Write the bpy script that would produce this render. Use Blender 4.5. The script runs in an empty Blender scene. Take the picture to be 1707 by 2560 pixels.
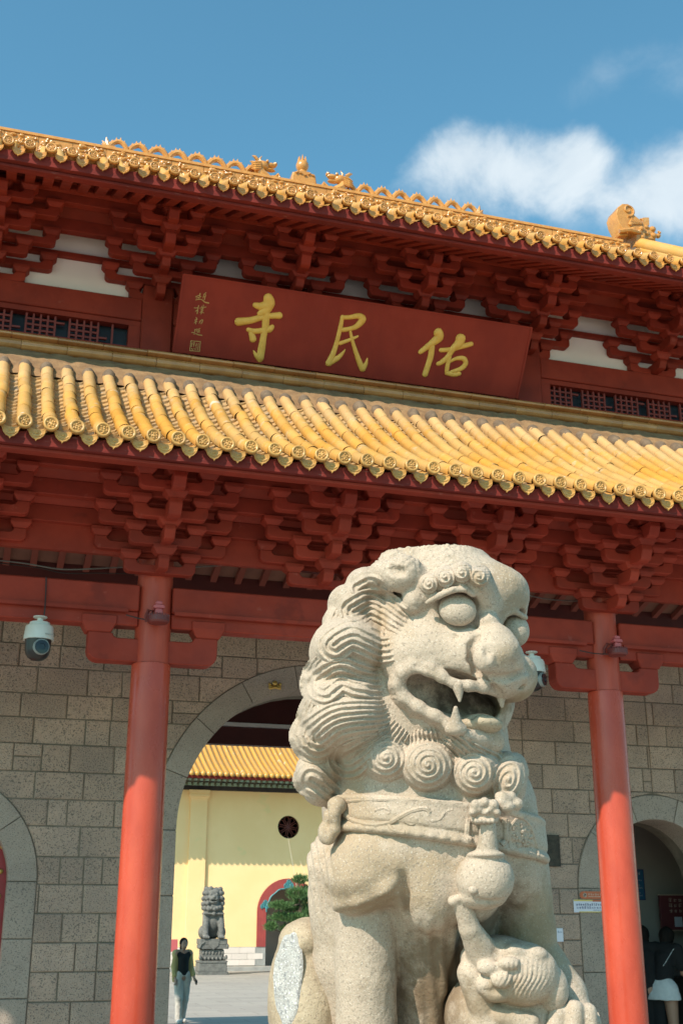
import bpy, bmesh, math, random
import numpy as np
from mathutils import Vector, Matrix

S = bpy.context.scene
COL = S.collection
R = math.radians
# ---------------------------------------------------------------- camera
PITCH, YAW, HC, FPX = R(18.95), R(17.35), 1.75, 2970.0
cd = bpy.data.cameras.new('camera'); cam = bpy.data.objects.new('camera', cd); COL.objects.link(cam)
cam.location = (0, 0, HC); cam.rotation_euler = (R(90) + PITCH, 0, -YAW)
cd.sensor_fit = 'VERTICAL'; cd.sensor_height = 36.0; cd.lens = 36.0 * FPX / 2560.0
cd.clip_start = 0.1; cd.clip_end = 6000
cd.dof.use_dof = True; cd.dof.focus_distance = 5.4; cd.dof.aperture_fstop = 9.0
S.camera = cam
# ---------------------------------------------------------------- sun, sky, exposure
SUN_AZ, SUN_EL = R(234.5), R(40.5)          # compass style: 0 = +Y, clockwise
sdir = Vector((math.sin(SUN_AZ) * math.cos(SUN_EL), math.cos(SUN_AZ) * math.cos(SUN_EL), math.sin(SUN_EL)))
sl = bpy.data.lights.new('sun', 'SUN'); sl.energy = 4.8; sl.angle = R(0.53); sl.color = (1.0, 0.90, 0.77)
so = bpy.data.objects.new('sun', sl); COL.objects.link(so)
so.rotation_euler = sdir.to_track_quat('Z', 'Y').to_euler(); so.location = (-6, -4, 14)
S.view_settings.view_transform = 'Standard'; S.view_settings.look = 'None'
S.view_settings.exposure = 0.40; S.view_settings.gamma = 1.0; S.view_settings.use_curve_mapping = False

# view ray of a photograph pixel (1568 px wide scale), used to read real positions off the photograph
_fw = np.array([math.sin(YAW) * math.cos(PITCH), math.cos(YAW) * math.cos(PITCH), math.sin(PITCH)])
_rt = np.array([math.cos(YAW), -math.sin(YAW), 0.0]); _up = np.cross(_rt, _fw); _O = np.array([0, 0, HC])
K8 = 1707 / 1568.0
def ray(x, y): return ((x - 853.5) * _rt - (y - 1280) * _up + FPX * _fw) / FPX
def ray8(x, y): return ray(x * K8, y * K8)
def onY(x, y, Y): d = ray8(x, y); return _O + d * (Y / d[1])

# ---------------------------------------------------------------- world
W = bpy.data.worlds.new('World'); S.world = W; W.use_nodes = True
nt = W.node_tree; nd = nt.nodes; lk = nt.links; nd.clear()
def N(t, **k):
    n = nd.new(t)
    for a, b in k.items(): setattr(n, a, b)
    return n
def math_(op, a, b=None, cl=False):
    n = N('ShaderNodeMath', operation=op, use_clamp=cl)
    for i, v in enumerate((a, b)):
        if v is None: continue
        if isinstance(v, (int, float)): n.inputs[i].default_value = v
        else: lk.new(v, n.inputs[i])
    return n.outputs[0]
sky = N('ShaderNodeTexSky'); sky.sky_type = 'NISHITA'; sky.sun_disc = False
sky.sun_elevation = SUN_EL; sky.sun_rotation = SUN_AZ; sky.air_density = 1.0; sky.dust_density = 0.6; sky.ozone_density = 1.0; sky.altitude = 50
tint = N('ShaderNodeMix', data_type='RGBA', blend_type='MULTIPLY'); tint.inputs[0].default_value = 1.0
lk.new(sky.outputs[0], tint.inputs[6]); tint.inputs[7].default_value = (0.66, 1.15, 1.08, 1)
tc = N('ShaderNodeTexCoord'); dirv = tc.outputs['Generated']
def cnoise(scale, detail, rough, dist=0.0):
    n = N('ShaderNodeTexNoise'); n.inputs['Scale'].default_value = scale; n.inputs['Detail'].default_value = detail
    n.inputs['Roughness'].default_value = rough; n.inputs['Distortion'].default_value = dist
    lk.new(dirv, n.inputs['Vector']); return n.outputs['Fac']
# one cumulus bank and two wisps, each a sum of soft lobes on the sky sphere, broken up by noise
def lobe(px, py, rad, amp):
    d = ray8(px, py); d = d / np.linalg.norm(d)
    v = N('ShaderNodeVectorMath', operation='DISTANCE'); lk.new(dirv, v.inputs[0]); v.inputs[1].default_value = tuple(d)
    q = math_('DIVIDE', v.outputs['Value'], rad); q = math_('MULTIPLY', q, q)
    return math_('MULTIPLY', math_('POWER', 2.718, math_('MULTIPLY', q, -1.0)), amp)
def lsum(ls):
    o = lobe(*ls[0])
    for l in ls[1:]: o = math_('ADD', o, lobe(*l))
    return o
PXR = 1 / 2728.0 * 0.93
bank = lsum([(1070, 330, 75 * PXR, .9), (1000, 400, 95 * PXR, .75), (1150, 400, 110 * PXR, .95), (1290, 390, 105 * PXR, .8), (1240, 480, 120 * PXR, .25),
             (1330, 345, 60 * PXR, .55), (1420, 455, 110 * PXR, .75), (1530, 435, 95 * PXR, .7), (1640, 430, 140 * PXR, .9), (1760, 420, 150 * PXR, .9)])
n1 = cnoise(17, 11, .60, .35); n2 = cnoise(5, 3, .5)
dens = math_('ADD', bank, math_('MULTIPLY', math_('SUBTRACT', n1, .5), 1.7))
mr = N('ShaderNodeMapRange', interpolation_type='SMOOTHSTEP'); lk.new(dens, mr.inputs[0]); mr.inputs[1].default_value = .42; mr.inputs[2].default_value = 1.45; mr.inputs[4].default_value = .88
wisp = lsum([(1385, 170, 70 * PXR, .55), (1300, 220, 70 * PXR, .4), (1560, 160, 90 * PXR, .7)])
wd = math_('ADD', wisp, math_('MULTIPLY', math_('SUBTRACT', n1, .5), 1.3))
mw = N('ShaderNodeMapRange', interpolation_type='SMOOTHSTEP'); lk.new(wd, mw.inputs[0]); mw.inputs[1].default_value = .3; mw.inputs[2].default_value = 1.5; mw.inputs[4].default_value = .45
cl = math_('MAXIMUM', mr.outputs[0], mw.outputs[0])
ccol = N('ShaderNodeMix', data_type='RGBA'); ccol.inputs[6].default_value = (3.2, 3.8, 4.3, 1); ccol.inputs[7].default_value = (5.0, 5.35, 5.5, 1)
lk.new(n1, ccol.inputs[0])
mx = N('ShaderNodeMix', data_type='RGBA'); lk.new(cl, mx.inputs[0]); lk.new(tint.outputs[2], mx.inputs[6]); lk.new(ccol.outputs[2], mx.inputs[7])
bg = N('ShaderNodeBackground'); bg.inputs[1].default_value = 0.15; lk.new(mx.outputs[2], bg.inputs[0])
wo = N('ShaderNodeOutputWorld'); lk.new(bg.outputs[0], wo.inputs[0])

# ---------------------------------------------------------------- materials
def M(name, c1, c2=None, scale=3.0, detail=5, rough=.6, rvar=.0, bump=0.0, bscale=40.0, specks=(), coat=0.0, coords='pos', rnd=0.0, lo=.35, hi=.65, metal=0.0, spec=.5, stretch=None, bdetail=6, emis=None, tint_blobs=()):
    m = bpy.data.materials.new(name); m.use_nodes = True; t = m.node_tree; n = t.nodes; l = t.links
    b = n['Principled BSDF']; b.inputs['Roughness'].default_value = rough; b.inputs['Metallic'].default_value = metal
    b.inputs['Specular IOR Level'].default_value = spec
    if coat: b.inputs['Coat Weight'].default_value = coat; b.inputs['Coat Roughness'].default_value = .12
    if coords == 'pos': v = n.new('ShaderNodeNewGeometry').outputs['Position']
    else: v = n.new('ShaderNodeTexCoord').outputs['Object']
    if stretch:
        mp = n.new('ShaderNodeMapping'); mp.inputs['Scale'].default_value = stretch; l.new(v, mp.inputs[0]); v = mp.outputs[0]
    def noise(s, d=5, r=.6):
        q = n.new('ShaderNodeTexNoise'); q.inputs['Scale'].default_value = s; q.inputs['Detail'].default_value = d; q.inputs['Roughness'].default_value = r
        l.new(v, q.inputs['Vector']); return q.outputs['Fac']
    def ramp(f, a, bb):
        q = n.new('ShaderNodeMapRange'); q.interpolation_type = 'SMOOTHSTEP'; q.inputs[1].default_value = a; q.inputs[2].default_value = bb; l.new(f, q.inputs[0]); return q.outputs[0]
    def mix(f, a, bb, mode='MIX'):
        q = n.new('ShaderNodeMix'); q.data_type = 'RGBA'; q.blend_type = mode
        for i, x in ((0, f), (6, a), (7, bb)):
            if isinstance(x, tuple): q.inputs[i].default_value = x + (1,)
            elif isinstance(x, (int, float)): q.inputs[i].default_value = x
            else: l.new(x, q.inputs[i])
        return q.outputs[2]
    col = c1
    if c2: col = mix(ramp(noise(scale, detail), lo, hi), c1, c2)
    for (s, th, w, c, a) in specks:
        f = ramp(noise(s, 3, .6), th, th + w)
        q = n.new('ShaderNodeMath'); q.operation = 'MULTIPLY'; q.inputs[1].default_value = a; l.new(f, q.inputs[0])
        col = mix(q.outputs[0], col, c)
    for (cx, cy, cz, sx, sy, sz, c, a) in tint_blobs:
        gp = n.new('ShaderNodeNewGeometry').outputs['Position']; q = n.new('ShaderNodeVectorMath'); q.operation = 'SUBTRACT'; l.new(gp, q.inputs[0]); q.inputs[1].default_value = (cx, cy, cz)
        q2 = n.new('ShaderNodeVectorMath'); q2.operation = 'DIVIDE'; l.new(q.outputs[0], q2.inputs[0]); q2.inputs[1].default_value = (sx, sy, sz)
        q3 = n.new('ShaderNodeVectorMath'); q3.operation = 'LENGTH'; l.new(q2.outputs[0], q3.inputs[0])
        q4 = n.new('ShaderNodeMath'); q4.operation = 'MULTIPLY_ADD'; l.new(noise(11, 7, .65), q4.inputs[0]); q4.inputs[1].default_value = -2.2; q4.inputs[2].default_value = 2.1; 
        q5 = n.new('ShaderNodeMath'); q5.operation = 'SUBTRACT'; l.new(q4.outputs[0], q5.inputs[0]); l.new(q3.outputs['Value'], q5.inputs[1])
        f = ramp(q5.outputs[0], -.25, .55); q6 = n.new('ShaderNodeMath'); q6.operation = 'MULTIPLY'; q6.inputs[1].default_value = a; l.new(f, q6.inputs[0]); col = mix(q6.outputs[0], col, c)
    if rnd:
        oi = n.new('ShaderNodeObjectInfo'); q = n.new('ShaderNodeMapRange'); q.inputs[3].default_value = 1 - rnd; q.inputs[4].default_value = 1 + rnd; l.new(oi.outputs['Random'], q.inputs[0])
        cc = n.new('ShaderNodeCombineColor')
        for i in range(3): l.new(q.outputs[0], cc.inputs[i])
        col = mix(1.0, col, cc.outputs[0], 'MULTIPLY')
    if isinstance(col, tuple): b.inputs['Base Color'].default_value = col + (1,)
    else: l.new(col, b.inputs['Base Color'])
    if rvar:
        q = n.new('ShaderNodeMapRange'); q.inputs[3].default_value = max(.03, rough - rvar); q.inputs[4].default_value = min(1, rough + rvar); l.new(ramp(noise(scale * 2.3, 4), .3, .7), q.inputs[0]); l.new(q.outputs[0], b.inputs['Roughness'])
    if bump:
        bn = n.new('ShaderNodeBump'); bn.inputs['Strength'].default_value = 1.0; bn.inputs['Distance'].default_value = bump; l.new(noise(bscale, bdetail, .65), bn.inputs['Height']); l.new(bn.outputs[0], b.inputs['Normal'])
    return m

MAT = {}
def build_materials():
    A = MAT
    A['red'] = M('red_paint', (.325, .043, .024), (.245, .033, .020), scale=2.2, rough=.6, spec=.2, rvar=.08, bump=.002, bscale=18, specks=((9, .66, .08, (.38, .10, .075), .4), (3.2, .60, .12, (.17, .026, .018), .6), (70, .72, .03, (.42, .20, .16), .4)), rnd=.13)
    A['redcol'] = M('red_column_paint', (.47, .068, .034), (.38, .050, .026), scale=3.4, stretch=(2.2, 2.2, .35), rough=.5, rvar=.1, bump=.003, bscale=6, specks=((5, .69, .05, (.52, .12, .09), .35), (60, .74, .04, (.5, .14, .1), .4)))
    A['redgloss'] = M('red_gloss_lacquer', (.49, .072, .037), (.41, .055, .029), scale=2.4, stretch=(1.3, 1.3, .6), rough=.27, rvar=.08, bump=.003, bscale=5, spec=.38, specks=((4, .70, .05, (.52, .12, .09), .3),))
    A['fascia'] = M('weathered_maroon_board', (.21, .028, .021), (.14, .020, .016), scale=5, rough=.8, spec=.2, bump=.004, bscale=30, specks=((26, .64, .06, (.34, .17, .14), .35),), stretch=(.35, 1, 2.5))
    A['plaque'] = M('maroon_board_paint', (.31, .037, .022), (.26, .030, .019), scale=3.5, spec=.2, rough=.55, rvar=.08, bump=.0008, bscale=60, specks=((40, .70, .05, (.28, .07, .055), .35),), stretch=(1, 1, .3))
    A['gold'] = M('gold_paint', (.90, .52, .11), (.80, .44, .08), scale=12, rough=.45, bump=.0006, bscale=60)
    A['goldsmall'] = M('dull_gold_paint', (.55, .33, .11), rough=.5)
    A['tile'] = M('yellow_glazed_tile', (.53, .252, .046), (.49, .285, .10), scale=1.3, rough=.55, rvar=.12, bump=.003, bscale=30, spec=.16, rnd=.09, specks=((7, .62, .08, (.47, .35, .21), .6), (2.1, .70, .02, (.60, .53, .46), .75), (55, .69, .04, (.26, .16, .06), .5), (24, .66, .05, (.30, .20, .10), .45)), tint_blobs=[(4, 10.8, 6.82, 60, .75, .55, (.50, .35, .20), .5)])
    A['tilepan'] = M('dusty_pan_tile', (.46, .27, .10), (.38, .255, .13), scale=5, rough=.6, bump=.003, bscale=40, specks=((9, .58, .1, (.34, .29, .24), .7),))
    A['tileend'] = M('ochre_tile_end', (.58, .31, .088), (.48, .245, .062), scale=30, rough=.45, bump=.001, bscale=80, coat=.1, rnd=.12, specks=((40, .68, .06, (.36, .26, .15), .5),))
    A['amberend'] = M('amber_tile_end', (.60, .275, .065), (.53, .225, .05), scale=24, rough=.32, bump=.001, bscale=80, coat=.3, rnd=.12, specks=((30, .68, .06, (.45, .33, .2), .5),))
    A['ridge'] = M('amber_glazed_ridge', (.60, .27, .062), (.52, .22, .045), scale=14, rough=.24, rvar=.08, bump=.004, bscale=45, coat=.45, specks=((6, .66, .08, (.56, .36, .16), .5),), rnd=.06)
    A['trim'] = M('brown_glazed_trim', (.47, .215, .072), (.37, .16, .05), scale=4, rough=.33, rvar=.1, bump=.002, bscale=30, coat=.25, rnd=.16, specks=((9, .66, .08, (.32, .25, .16), .5),))
    A['mortar'] = M('stained_mortar', (.29, .165, .075), (.20, .11, .05), scale=7, rough=.9, bump=.012, bscale=14, specks=((30, .62, .1, (.34, .28, .2), .4),))
    A['dark'] = M('sooty_tile_cap', (.18, .12, .075), (.115, .078, .05), scale=12, rough=.85, bump=.006, bscale=40)
    A['white'] = M('white_plaster', (.95, .87, .84), (.91, .835, .80), scale=2, rough=.8, bump=.001, bscale=40)
    A['glass'] = M('dark_blue_glass', (.03, .04, .052), (.02, .026, .034), scale=2, rough=.25)
    A['lattice'] = M('red_lattice_wood', (.25, .036, .025), (.20, .03, .022), scale=6, rough=.5, rnd=.06)
    A['stone'] = M('speckled_wall_granite', (.455, .315, .235), (.35, .25, .195), scale=1.8, detail=6, rough=.88, bump=.014, bscale=30, rnd=.13,
                   specks=((75, .555, .035, (.105, .088, .072), .85), (130, .60, .04, (.47, .42, .36), .6), (16, .66, .05, (.12, .10, .085), .5)))
    A['arch'] = M('grey_arch_granite', (.385, .305, .245), (.315, .25, .205), scale=1.6, detail=6, rough=.85, bump=.008, bscale=38, rnd=.07,
                   specks=((80, .57, .035, (.11, .095, .08), .8), (140, .60, .04, (.46, .43, .38), .6)))
    A['joint'] = M('wall_joint_mortar', (.21, .165, .125), (.14, .115, .085), scale=6, rough=.95, bump=.01, bscale=30)
    A['lion'] = M('carved_pale_granite', (.46, .365, .278), (.39, .308, .232), scale=3.5, detail=8, rough=.85, bump=.0048, bscale=70, bdetail=8,
                  specks=((60, .66, .03, (.2, .16, .12), .6), (2.2, .54, .12, (.33, .235, .14), .7), (7, .58, .10, (.30, .225, .15), .45), (110, .585, .03, (.24, .195, .15), .75), (170, .61, .03, (.64, .58, .49), .6), (10, .67, .05, (.27, .22, .165), .35)), tint_blobs=STAIN_SHADE)
    A['lionstain'] = M('stained_granite', (.44, .35, .24), (.33, .25, .165), scale=5, detail=7, rough=.85, bump=.005, bscale=70, bdetail=8,
                  specks=((110, .585, .03, (.2, .155, .11), .7), (170, .61, .03, (.6, .53, .43), .5)))
    A['fresh'] = M('fresh_broken_granite', (.44, .42, .39), (.35, .335, .315), scale=14, rough=.7, bump=.012, bscale=55, specks=((70, .57, .03, (.22, .22, .22), .85), (120, .60, .03, (.86, .85, .83), .7)))
    A['greylion'] = M('dark_grey_carved_stone', (.165, .16, .145), (.11, .108, .10), scale=9, rough=.85, bump=.01, bscale=30, specks=((14, .62, .08, (.27, .26, .23), .6),))
    A['ground'] = M('pale_stone_paving', (.41, .365, .315), (.365, .33, .285), scale=.6, detail=8, rough=.75, bump=.002, bscale=12, specks=((3, .60, .1, (.46, .44, .41), .5),))
    A['yellow'] = M('yellow_limewash', (.95, .645, .32), (.91, .605, .285), scale=.7, rough=.85, bump=.006, bscale=3, specks=((1.2, .62, .1, (.76, .61, .28), .5),))
    A['skirt'] = M('pale_skirting_tile', (.74, .63, .56), (.70, .60, .53), scale=4, rough=.5, rnd=.05)
    A['kerb'] = M('grey_kerb_stone', (.38, .37, .34), (.30, .29, .27), scale=3, rough=.8)
    A['hallroof'] = M('orange_hall_tile', (.62, .315, .05), (.56, .29, .065), scale=2, rough=.35, coat=.15, rnd=.08, specks=((1.6, .66, .04, (.72, .6, .44), .6),))
    A['darkwood'] = M('dark_painted_timber', (.04, .03, .024), (.025, .02, .018), scale=3, rough=.6)
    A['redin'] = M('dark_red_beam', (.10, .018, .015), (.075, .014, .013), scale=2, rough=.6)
    A['rafter'] = M('red_brown_rafter', (.20, .05, .035), rough=.6, rnd=.08)
    A['board'] = M('brown_ceiling_board', (.22, .10, .07), (.17, .075, .055), scale=3, rough=.7)
    A['greenpaint'] = M('green_white_painted_end', (.30, .36, .26), (.15, .20, .14), scale=20, rough=.6)
    A['redframe'] = M('red_door_surround', (.36, .055, .045), (.30, .045, .04), scale=3, rough=.55)
    A['teal'] = M('teal_painted_carving', (.06, .25, .26), (.04, .17, .19), scale=12, rough=.5)
    A['black'] = M('black_plastic', (.012, .012, .013), rough=.35)
    A['lens'] = M('camera_lens_glass', (.02, .02, .022), rough=.08)
    A['camwhite'] = M('white_camera_casing', (.68, .66, .60), (.62, .60, .53), scale=6, rough=.35)
    A['camgrey'] = M('grey_camera_ring', (.22, .24, .23), rough=.45)
    A['pink'] = M('faded_pink_plastic', (.52, .11, .115), rough=.45)
    A['maroonmetal'] = M('maroon_metal', (.15, .028, .026), rough=.45)
    A['cable'] = M('grey_cable_sheath', (.20, .19, .18), rough=.5)
    A['darkcable'] = M('dark_cable_sheath', (.03, .025, .025), rough=.5)
    A['interior'] = M('grey_interior_plaster', (.46, .395, .345), (.40, .35, .31), scale=1.5, rough=.9)
    A['bronze'] = M('dark_bronze_plate', (.07, .052, .036), (.04, .031, .023), scale=20, rough=.5, metal=.4, bump=.003, bscale=60)
    A['orange'] = M('orange_sign', (.50, .13, .05), rough=.5)
    A['signwhite'] = M('white_sign', (.66, .66, .74), rough=.5)
    A['signyellow'] = M('yellow_print', (.66, .50, .14), rough=.5)
    A['navy'] = M('navy_print', (.05, .055, .16), rough=.6)
    A['cream'] = M('cream_print', (.62, .48, .38), rough=.6)
    A['bluesign'] = M('blue_sign', (.045, .16, .30), rough=.45)
    A['maroonsign'] = M('maroon_sign_board', (.19, .045, .05), rough=.5)
    A['door'] = M('crimson_door', (.30, .012, .016), (.25, .010, .013), scale=3, rough=.35)
    A['brass'] = M('brass_stud', (.55, .36, .10), rough=.35, metal=.6)
    A['skin'] = M('skin', (.40, .22, .15), rough=.5)
    A['hair'] = M('black_hair', (.010, .008, .007), (.018, .014, .012), scale=40, rough=.8, spec=.15, bump=.004, bscale=60, stretch=(1, 1, .2))
    A['blackcloth'] = M('black_cloth', (.010, .010, .011), rough=.9)
    A['yellowcloth'] = M('yellow_green_cloth', (.50, .385, .16), (.42, .32, .13), scale=12, rough=.9)
    A['greycloth'] = M('grey_trousers', (.56, .51, .45), (.50, .45, .40), scale=12, rough=.9)
    A['whitecloth'] = M('white_cloth', (.60, .62, .62), (.52, .54, .55), scale=12, rough=.9)
    A['shoe'] = M('pale_shoe', (.5, .48, .45), rough=.6)
    A['needle'] = M('pine_needles', (.045, .11, .03), (.085, .155, .045), scale=7, rough=.6, rnd=.2)
    A['bark'] = M('brown_bark', (.13, .085, .055), (.08, .055, .04), scale=14, rough=.9, bump=.01, bscale=30)
    A['twine'] = M('pale_twine', (.6, .52, .4), rough=.8)
_LP = lambda x, y, w: tuple(float(v) for v in (_O + ray8(x, y) * (5.2 - w * 5.2 / 2728)))
STAIN_SHADE = [_LP(1040, 1612, 10) + (.24, .32, .13, (.055, .04, .026), .95), _LP(1010, 2230, 60) + (.22, .22, .42, (.16, .105, .06), .85), _LP(1120, 2120, 100) + (.16, .2, .16, (.16, .11, .07), .8), _LP(1190, 1590, 110) + (.13, .13, .14, (.27, .19, .105), .75),  # brown stains, plus shade painted into mouth, belly, under bell and cub
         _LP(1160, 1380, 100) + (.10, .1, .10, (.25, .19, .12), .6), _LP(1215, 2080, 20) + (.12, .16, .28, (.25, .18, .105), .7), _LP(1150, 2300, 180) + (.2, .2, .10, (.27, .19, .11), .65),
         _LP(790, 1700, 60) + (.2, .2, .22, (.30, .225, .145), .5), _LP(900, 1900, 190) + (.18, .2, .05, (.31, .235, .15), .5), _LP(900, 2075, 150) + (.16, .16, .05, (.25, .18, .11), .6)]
build_materials()

def paving_joints(m):
    t = m.node_tree; n = t.nodes; l = t.links; b = n['Principled BSDF']; src = b.inputs['Base Color'].links[0].from_socket
    g = n.new('ShaderNodeNewGeometry'); br = n.new('ShaderNodeTexBrick'); br.inputs['Scale'].default_value = 1.0; br.inputs['Brick Width'].default_value = 1.2; br.inputs['Row Height'].default_value = .6; br.inputs['Mortar Size'].default_value = .008
    br.inputs['Color1'].default_value = (1, 1, 1, 1); br.inputs['Color2'].default_value = (.86, .86, .87, 1); br.inputs['Mortar'].default_value = (.45, .43, .40, 1); l.new(g.outputs['Position'], br.inputs['Vector'])
    q = n.new('ShaderNodeMix'); q.data_type = 'RGBA'; q.blend_type = 'MULTIPLY'; q.inputs[0].default_value = 1; l.new(src, q.inputs[6]); l.new(br.outputs['Color'], q.inputs[7]); l.new(q.outputs[2], b.inputs['Base Color'])
paving_joints(MAT['ground'])
# ---------------------------------------------------------------- object helpers
def link(o, parent=None):
    COL.objects.link(o)
    if parent is not None: o.parent = parent
    return o
def tag(o, label, cat, group=None, kind=None):
    if label: o['label'] = label
    if cat: o['category'] = cat
    if group: o['group'] = group
    if kind: o['kind'] = kind
    return o
def empty(name, loc, label=None, cat=None, group=None):
    o = bpy.data.objects.new(name, None); o.empty_display_size = .2; o.location = loc; link(o); return tag(o, label, cat, group)
def mesh(name, v, f, mat, smooth=False):
    me = bpy.data.meshes.new(name); me.from_pydata([tuple(map(float, p)) for p in v] if not isinstance(v, np.ndarray) else v.tolist(), [], f if not isinstance(f, np.ndarray) else f.tolist()); me.update()
    mats = mat if isinstance(mat, (list, tuple)) else [mat]
    for m in mats: me.materials.append(MAT[m] if isinstance(m, str) else m)
    if smooth: me.polygons.foreach_set('use_smooth', [True] * len(me.polygons))
    return me
def obj(name, me, parent=None, loc=(0, 0, 0), rot=None, scale=None):
    o = bpy.data.objects.new(name, me); o.location = loc
    if rot is not None: o.rotation_euler = rot
    if scale is not None: o.scale = scale
    return link(o, parent)
class MB:
    """collects simple solids into one mesh"""
    def __init__(s, off=(0, 0, 0)): s.v = []; s.f = []; s.off = Vector(off)
    def add(s, vs, fs):
        n = len(s.v); s.v += [tuple(Vector(p) - s.off) for p in vs]; s.f += [tuple(i + n for i in q) for q in fs]; return s
    def box(s, a, b, bev=0.0):
        (x0, y0, z0), (x1, y1, z1) = a, b
        if not bev:
            return s.add([(x0, y0, z0), (x1, y0, z0), (x1, y1, z0), (x0, y1, z0), (x0, y0, z1), (x1, y0, z1), (x1, y1, z1), (x0, y1, z1)],
                         [(0, 3, 2, 1), (4, 5, 6, 7), (0, 1, 5, 4), (1, 2, 6, 5), (2, 3, 7, 6), (3, 0, 4, 7)])
        c = bev
        pts = [(x0 + c, z0), (x1 - c, z0), (x1, z0 + c), (x1, z1 - c), (x1 - c, z1), (x0 + c, z1), (x0, z1 - c), (x0, z0 + c)]
        return s.prism(pts, y0, y1, axis='y', bev=c)
    def prism(s, pts, a, b, axis='y', bev=0.0, n2=None):
        """polygon pts (2D) extruded from a to b along axis; bev insets the end at a"""
        def P(u, v, w): return {'y': (u, w, v), 'x': (w, u, v), 'z': (u, v, w)}[axis]
        m = len(pts); cx = sum(p[0] for p in pts) / m; cy = sum(p[1] for p in pts) / m
        vs = []; fs = []
        if bev:
            rad = max(1e-6, max(math.hypot(p[0] - cx, p[1] - cy) for p in pts)); k = 1 - bev / rad * 1.2
            vs += [P(cx + (p[0] - cx) * k, cy + (p[1] - cy) * k, a) for p in pts]; vs += [P(p[0], p[1], a + bev) for p in pts]
        else: vs += [P(p[0], p[1], a) for p in pts]
        vs += [P(p[0], p[1], b) for p in pts]
        rings = len(vs) // m
        fs.append(tuple(range(m))); fs.append(tuple(reversed(range((rings - 1) * m, rings * m))))
        for r_ in range(rings - 1):
            for i in range(m): j = (i + 1) % m; fs.append((r_ * m + i, (r_ + 1) * m + i, (r_ + 1) * m + j, r_ * m + j))
        return s.add(vs, fs)
    def tube(s, path, rad, seg=8, caps=True):
        path = [Vector(p) for p in path]; rs = rad if isinstance(rad, (list, tuple)) else [rad] * len(path)
        vs = []; fs = []; n = len(path); up = Vector((0, 0, 1))
        t0 = (path[1] - path[0]).normalized(); a = t0.cross(up)
        if a.length < .05: a = t0.cross(Vector((1, 0, 0)))
        a.normalize()
        for i, p in enumerate(path):
            t = (path[min(n - 1, i + 1)] - path[max(0, i - 1)]).normalized(); a = (a - t * a.dot(t)).normalized(); b = t.cross(a)
            for k in range(seg): q = 2 * math.pi * k / seg; vs.append(p + (a * math.cos(q) + b * math.sin(q)) * rs[i])
        for i in range(n - 1):
            for k in range(seg): j = (k + 1) % seg; fs.append((i * seg + k, i * seg + j, (i + 1) * seg + j, (i + 1) * seg + k))
        if caps: fs.append(tuple(reversed(range(seg)))); fs.append(tuple(range((n - 1) * seg, n * seg)))
        return s.add(vs, fs)
    def lathe(s, prof, c=(0, 0, 0), axis='z', seg=20, arc=(0, 2 * math.pi)):
        """prof: (radius, height) pairs"""
        full = abs(arc[1] - arc[0] - 2 * math.pi) < 1e-6; m = seg if full else seg + 1
        vs = []; fs = []
        for r_, h in prof:
            for k in range(m):
                q = arc[0] + (arc[1] - arc[0]) * k / seg; x, y = r_ * math.cos(q), r_ * math.sin(q)
                p = {'z': (x, y, h), 'y': (x, h, y), 'x': (h, x, y)}[axis]; vs.append((c[0] + p[0], c[1] + p[1], c[2] + p[2]))
        for i in range(len(prof) - 1):
            for k in range(seg): j = (k + 1) % m; fs.append((i * m + k, i * m + j, (i + 1) * m + j, (i + 1) * m + k))
        if prof[0][0] > 1e-5 and full: fs.append(tuple(reversed(range(m))))
        if prof[-1][0] > 1e-5 and full: fs.append(tuple(range((len(prof) - 1) * m, len(prof) * m)))
        return s.add(vs, fs)
    def ball(s, c, r, seg=12, rings=8):
        if isinstance(r, (int, float)): r = (r, r, r)
        vs = []; fs = []
        for i in range(rings + 1):
            a = math.pi * i / rings
            for k in range(seg): q = 2 * math.pi * k / seg; vs.append((c[0] + r[0] * math.sin(a) * math.cos(q), c[1] + r[1] * math.sin(a) * math.sin(q), c[2] - r[2] * math.cos(a)))
        for i in range(rings):
            for k in range(seg): j = (k + 1) % seg; fs.append((i * seg + k, i * seg + j, (i + 1) * seg + j, (i + 1) * seg + k))
        return s.add(vs, fs)
    def mesh(s, name, mat, smooth=False, fix=True):
        me = mesh(name, s.v, s.f, mat, smooth)
        if fix:
            bm = bmesh.new(); bm.from_mesh(me); bmesh.ops.remove_doubles(bm, verts=bm.verts, dist=1e-6); bmesh.ops.recalc_face_normals(bm, faces=bm.faces); bm.to_mesh(me); bm.free()
        if smooth:
            me.polygons.foreach_set('use_smooth', [True] * len(me.polygons))
            if smooth != 'all': me.set_sharp_from_angle(angle=R(38))
        return me
    def obj(s, name, mat, parent=None, smooth=False):
        return obj(name, s.mesh(name, mat, smooth), parent)
rng = random.Random(7)
# ================================================================= ground
gm = MB(); gm.box((-400, -60, -.5), (400, 400, 0.0)); tag(gm.obj('ground', 'ground'), None, None, kind='structure')

# ================================================================= temple gate
GX = 3.824; YC = 10.65; YW = 13.0
GC = (GX, YW, 0)
gate = empty('temple_gate', GC, 'red timber and grey stone temple gate with two yellow glazed tile roofs', 'gate')
def gmb(): return MB(GC)
def gl(p): return (p[0] - GX, p[1] - YW, p[2])
def ginst(name, me, p, parent=None, rot=None, scale=None): return obj(name, me, parent or gate, gl(p), rot, scale)

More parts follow.
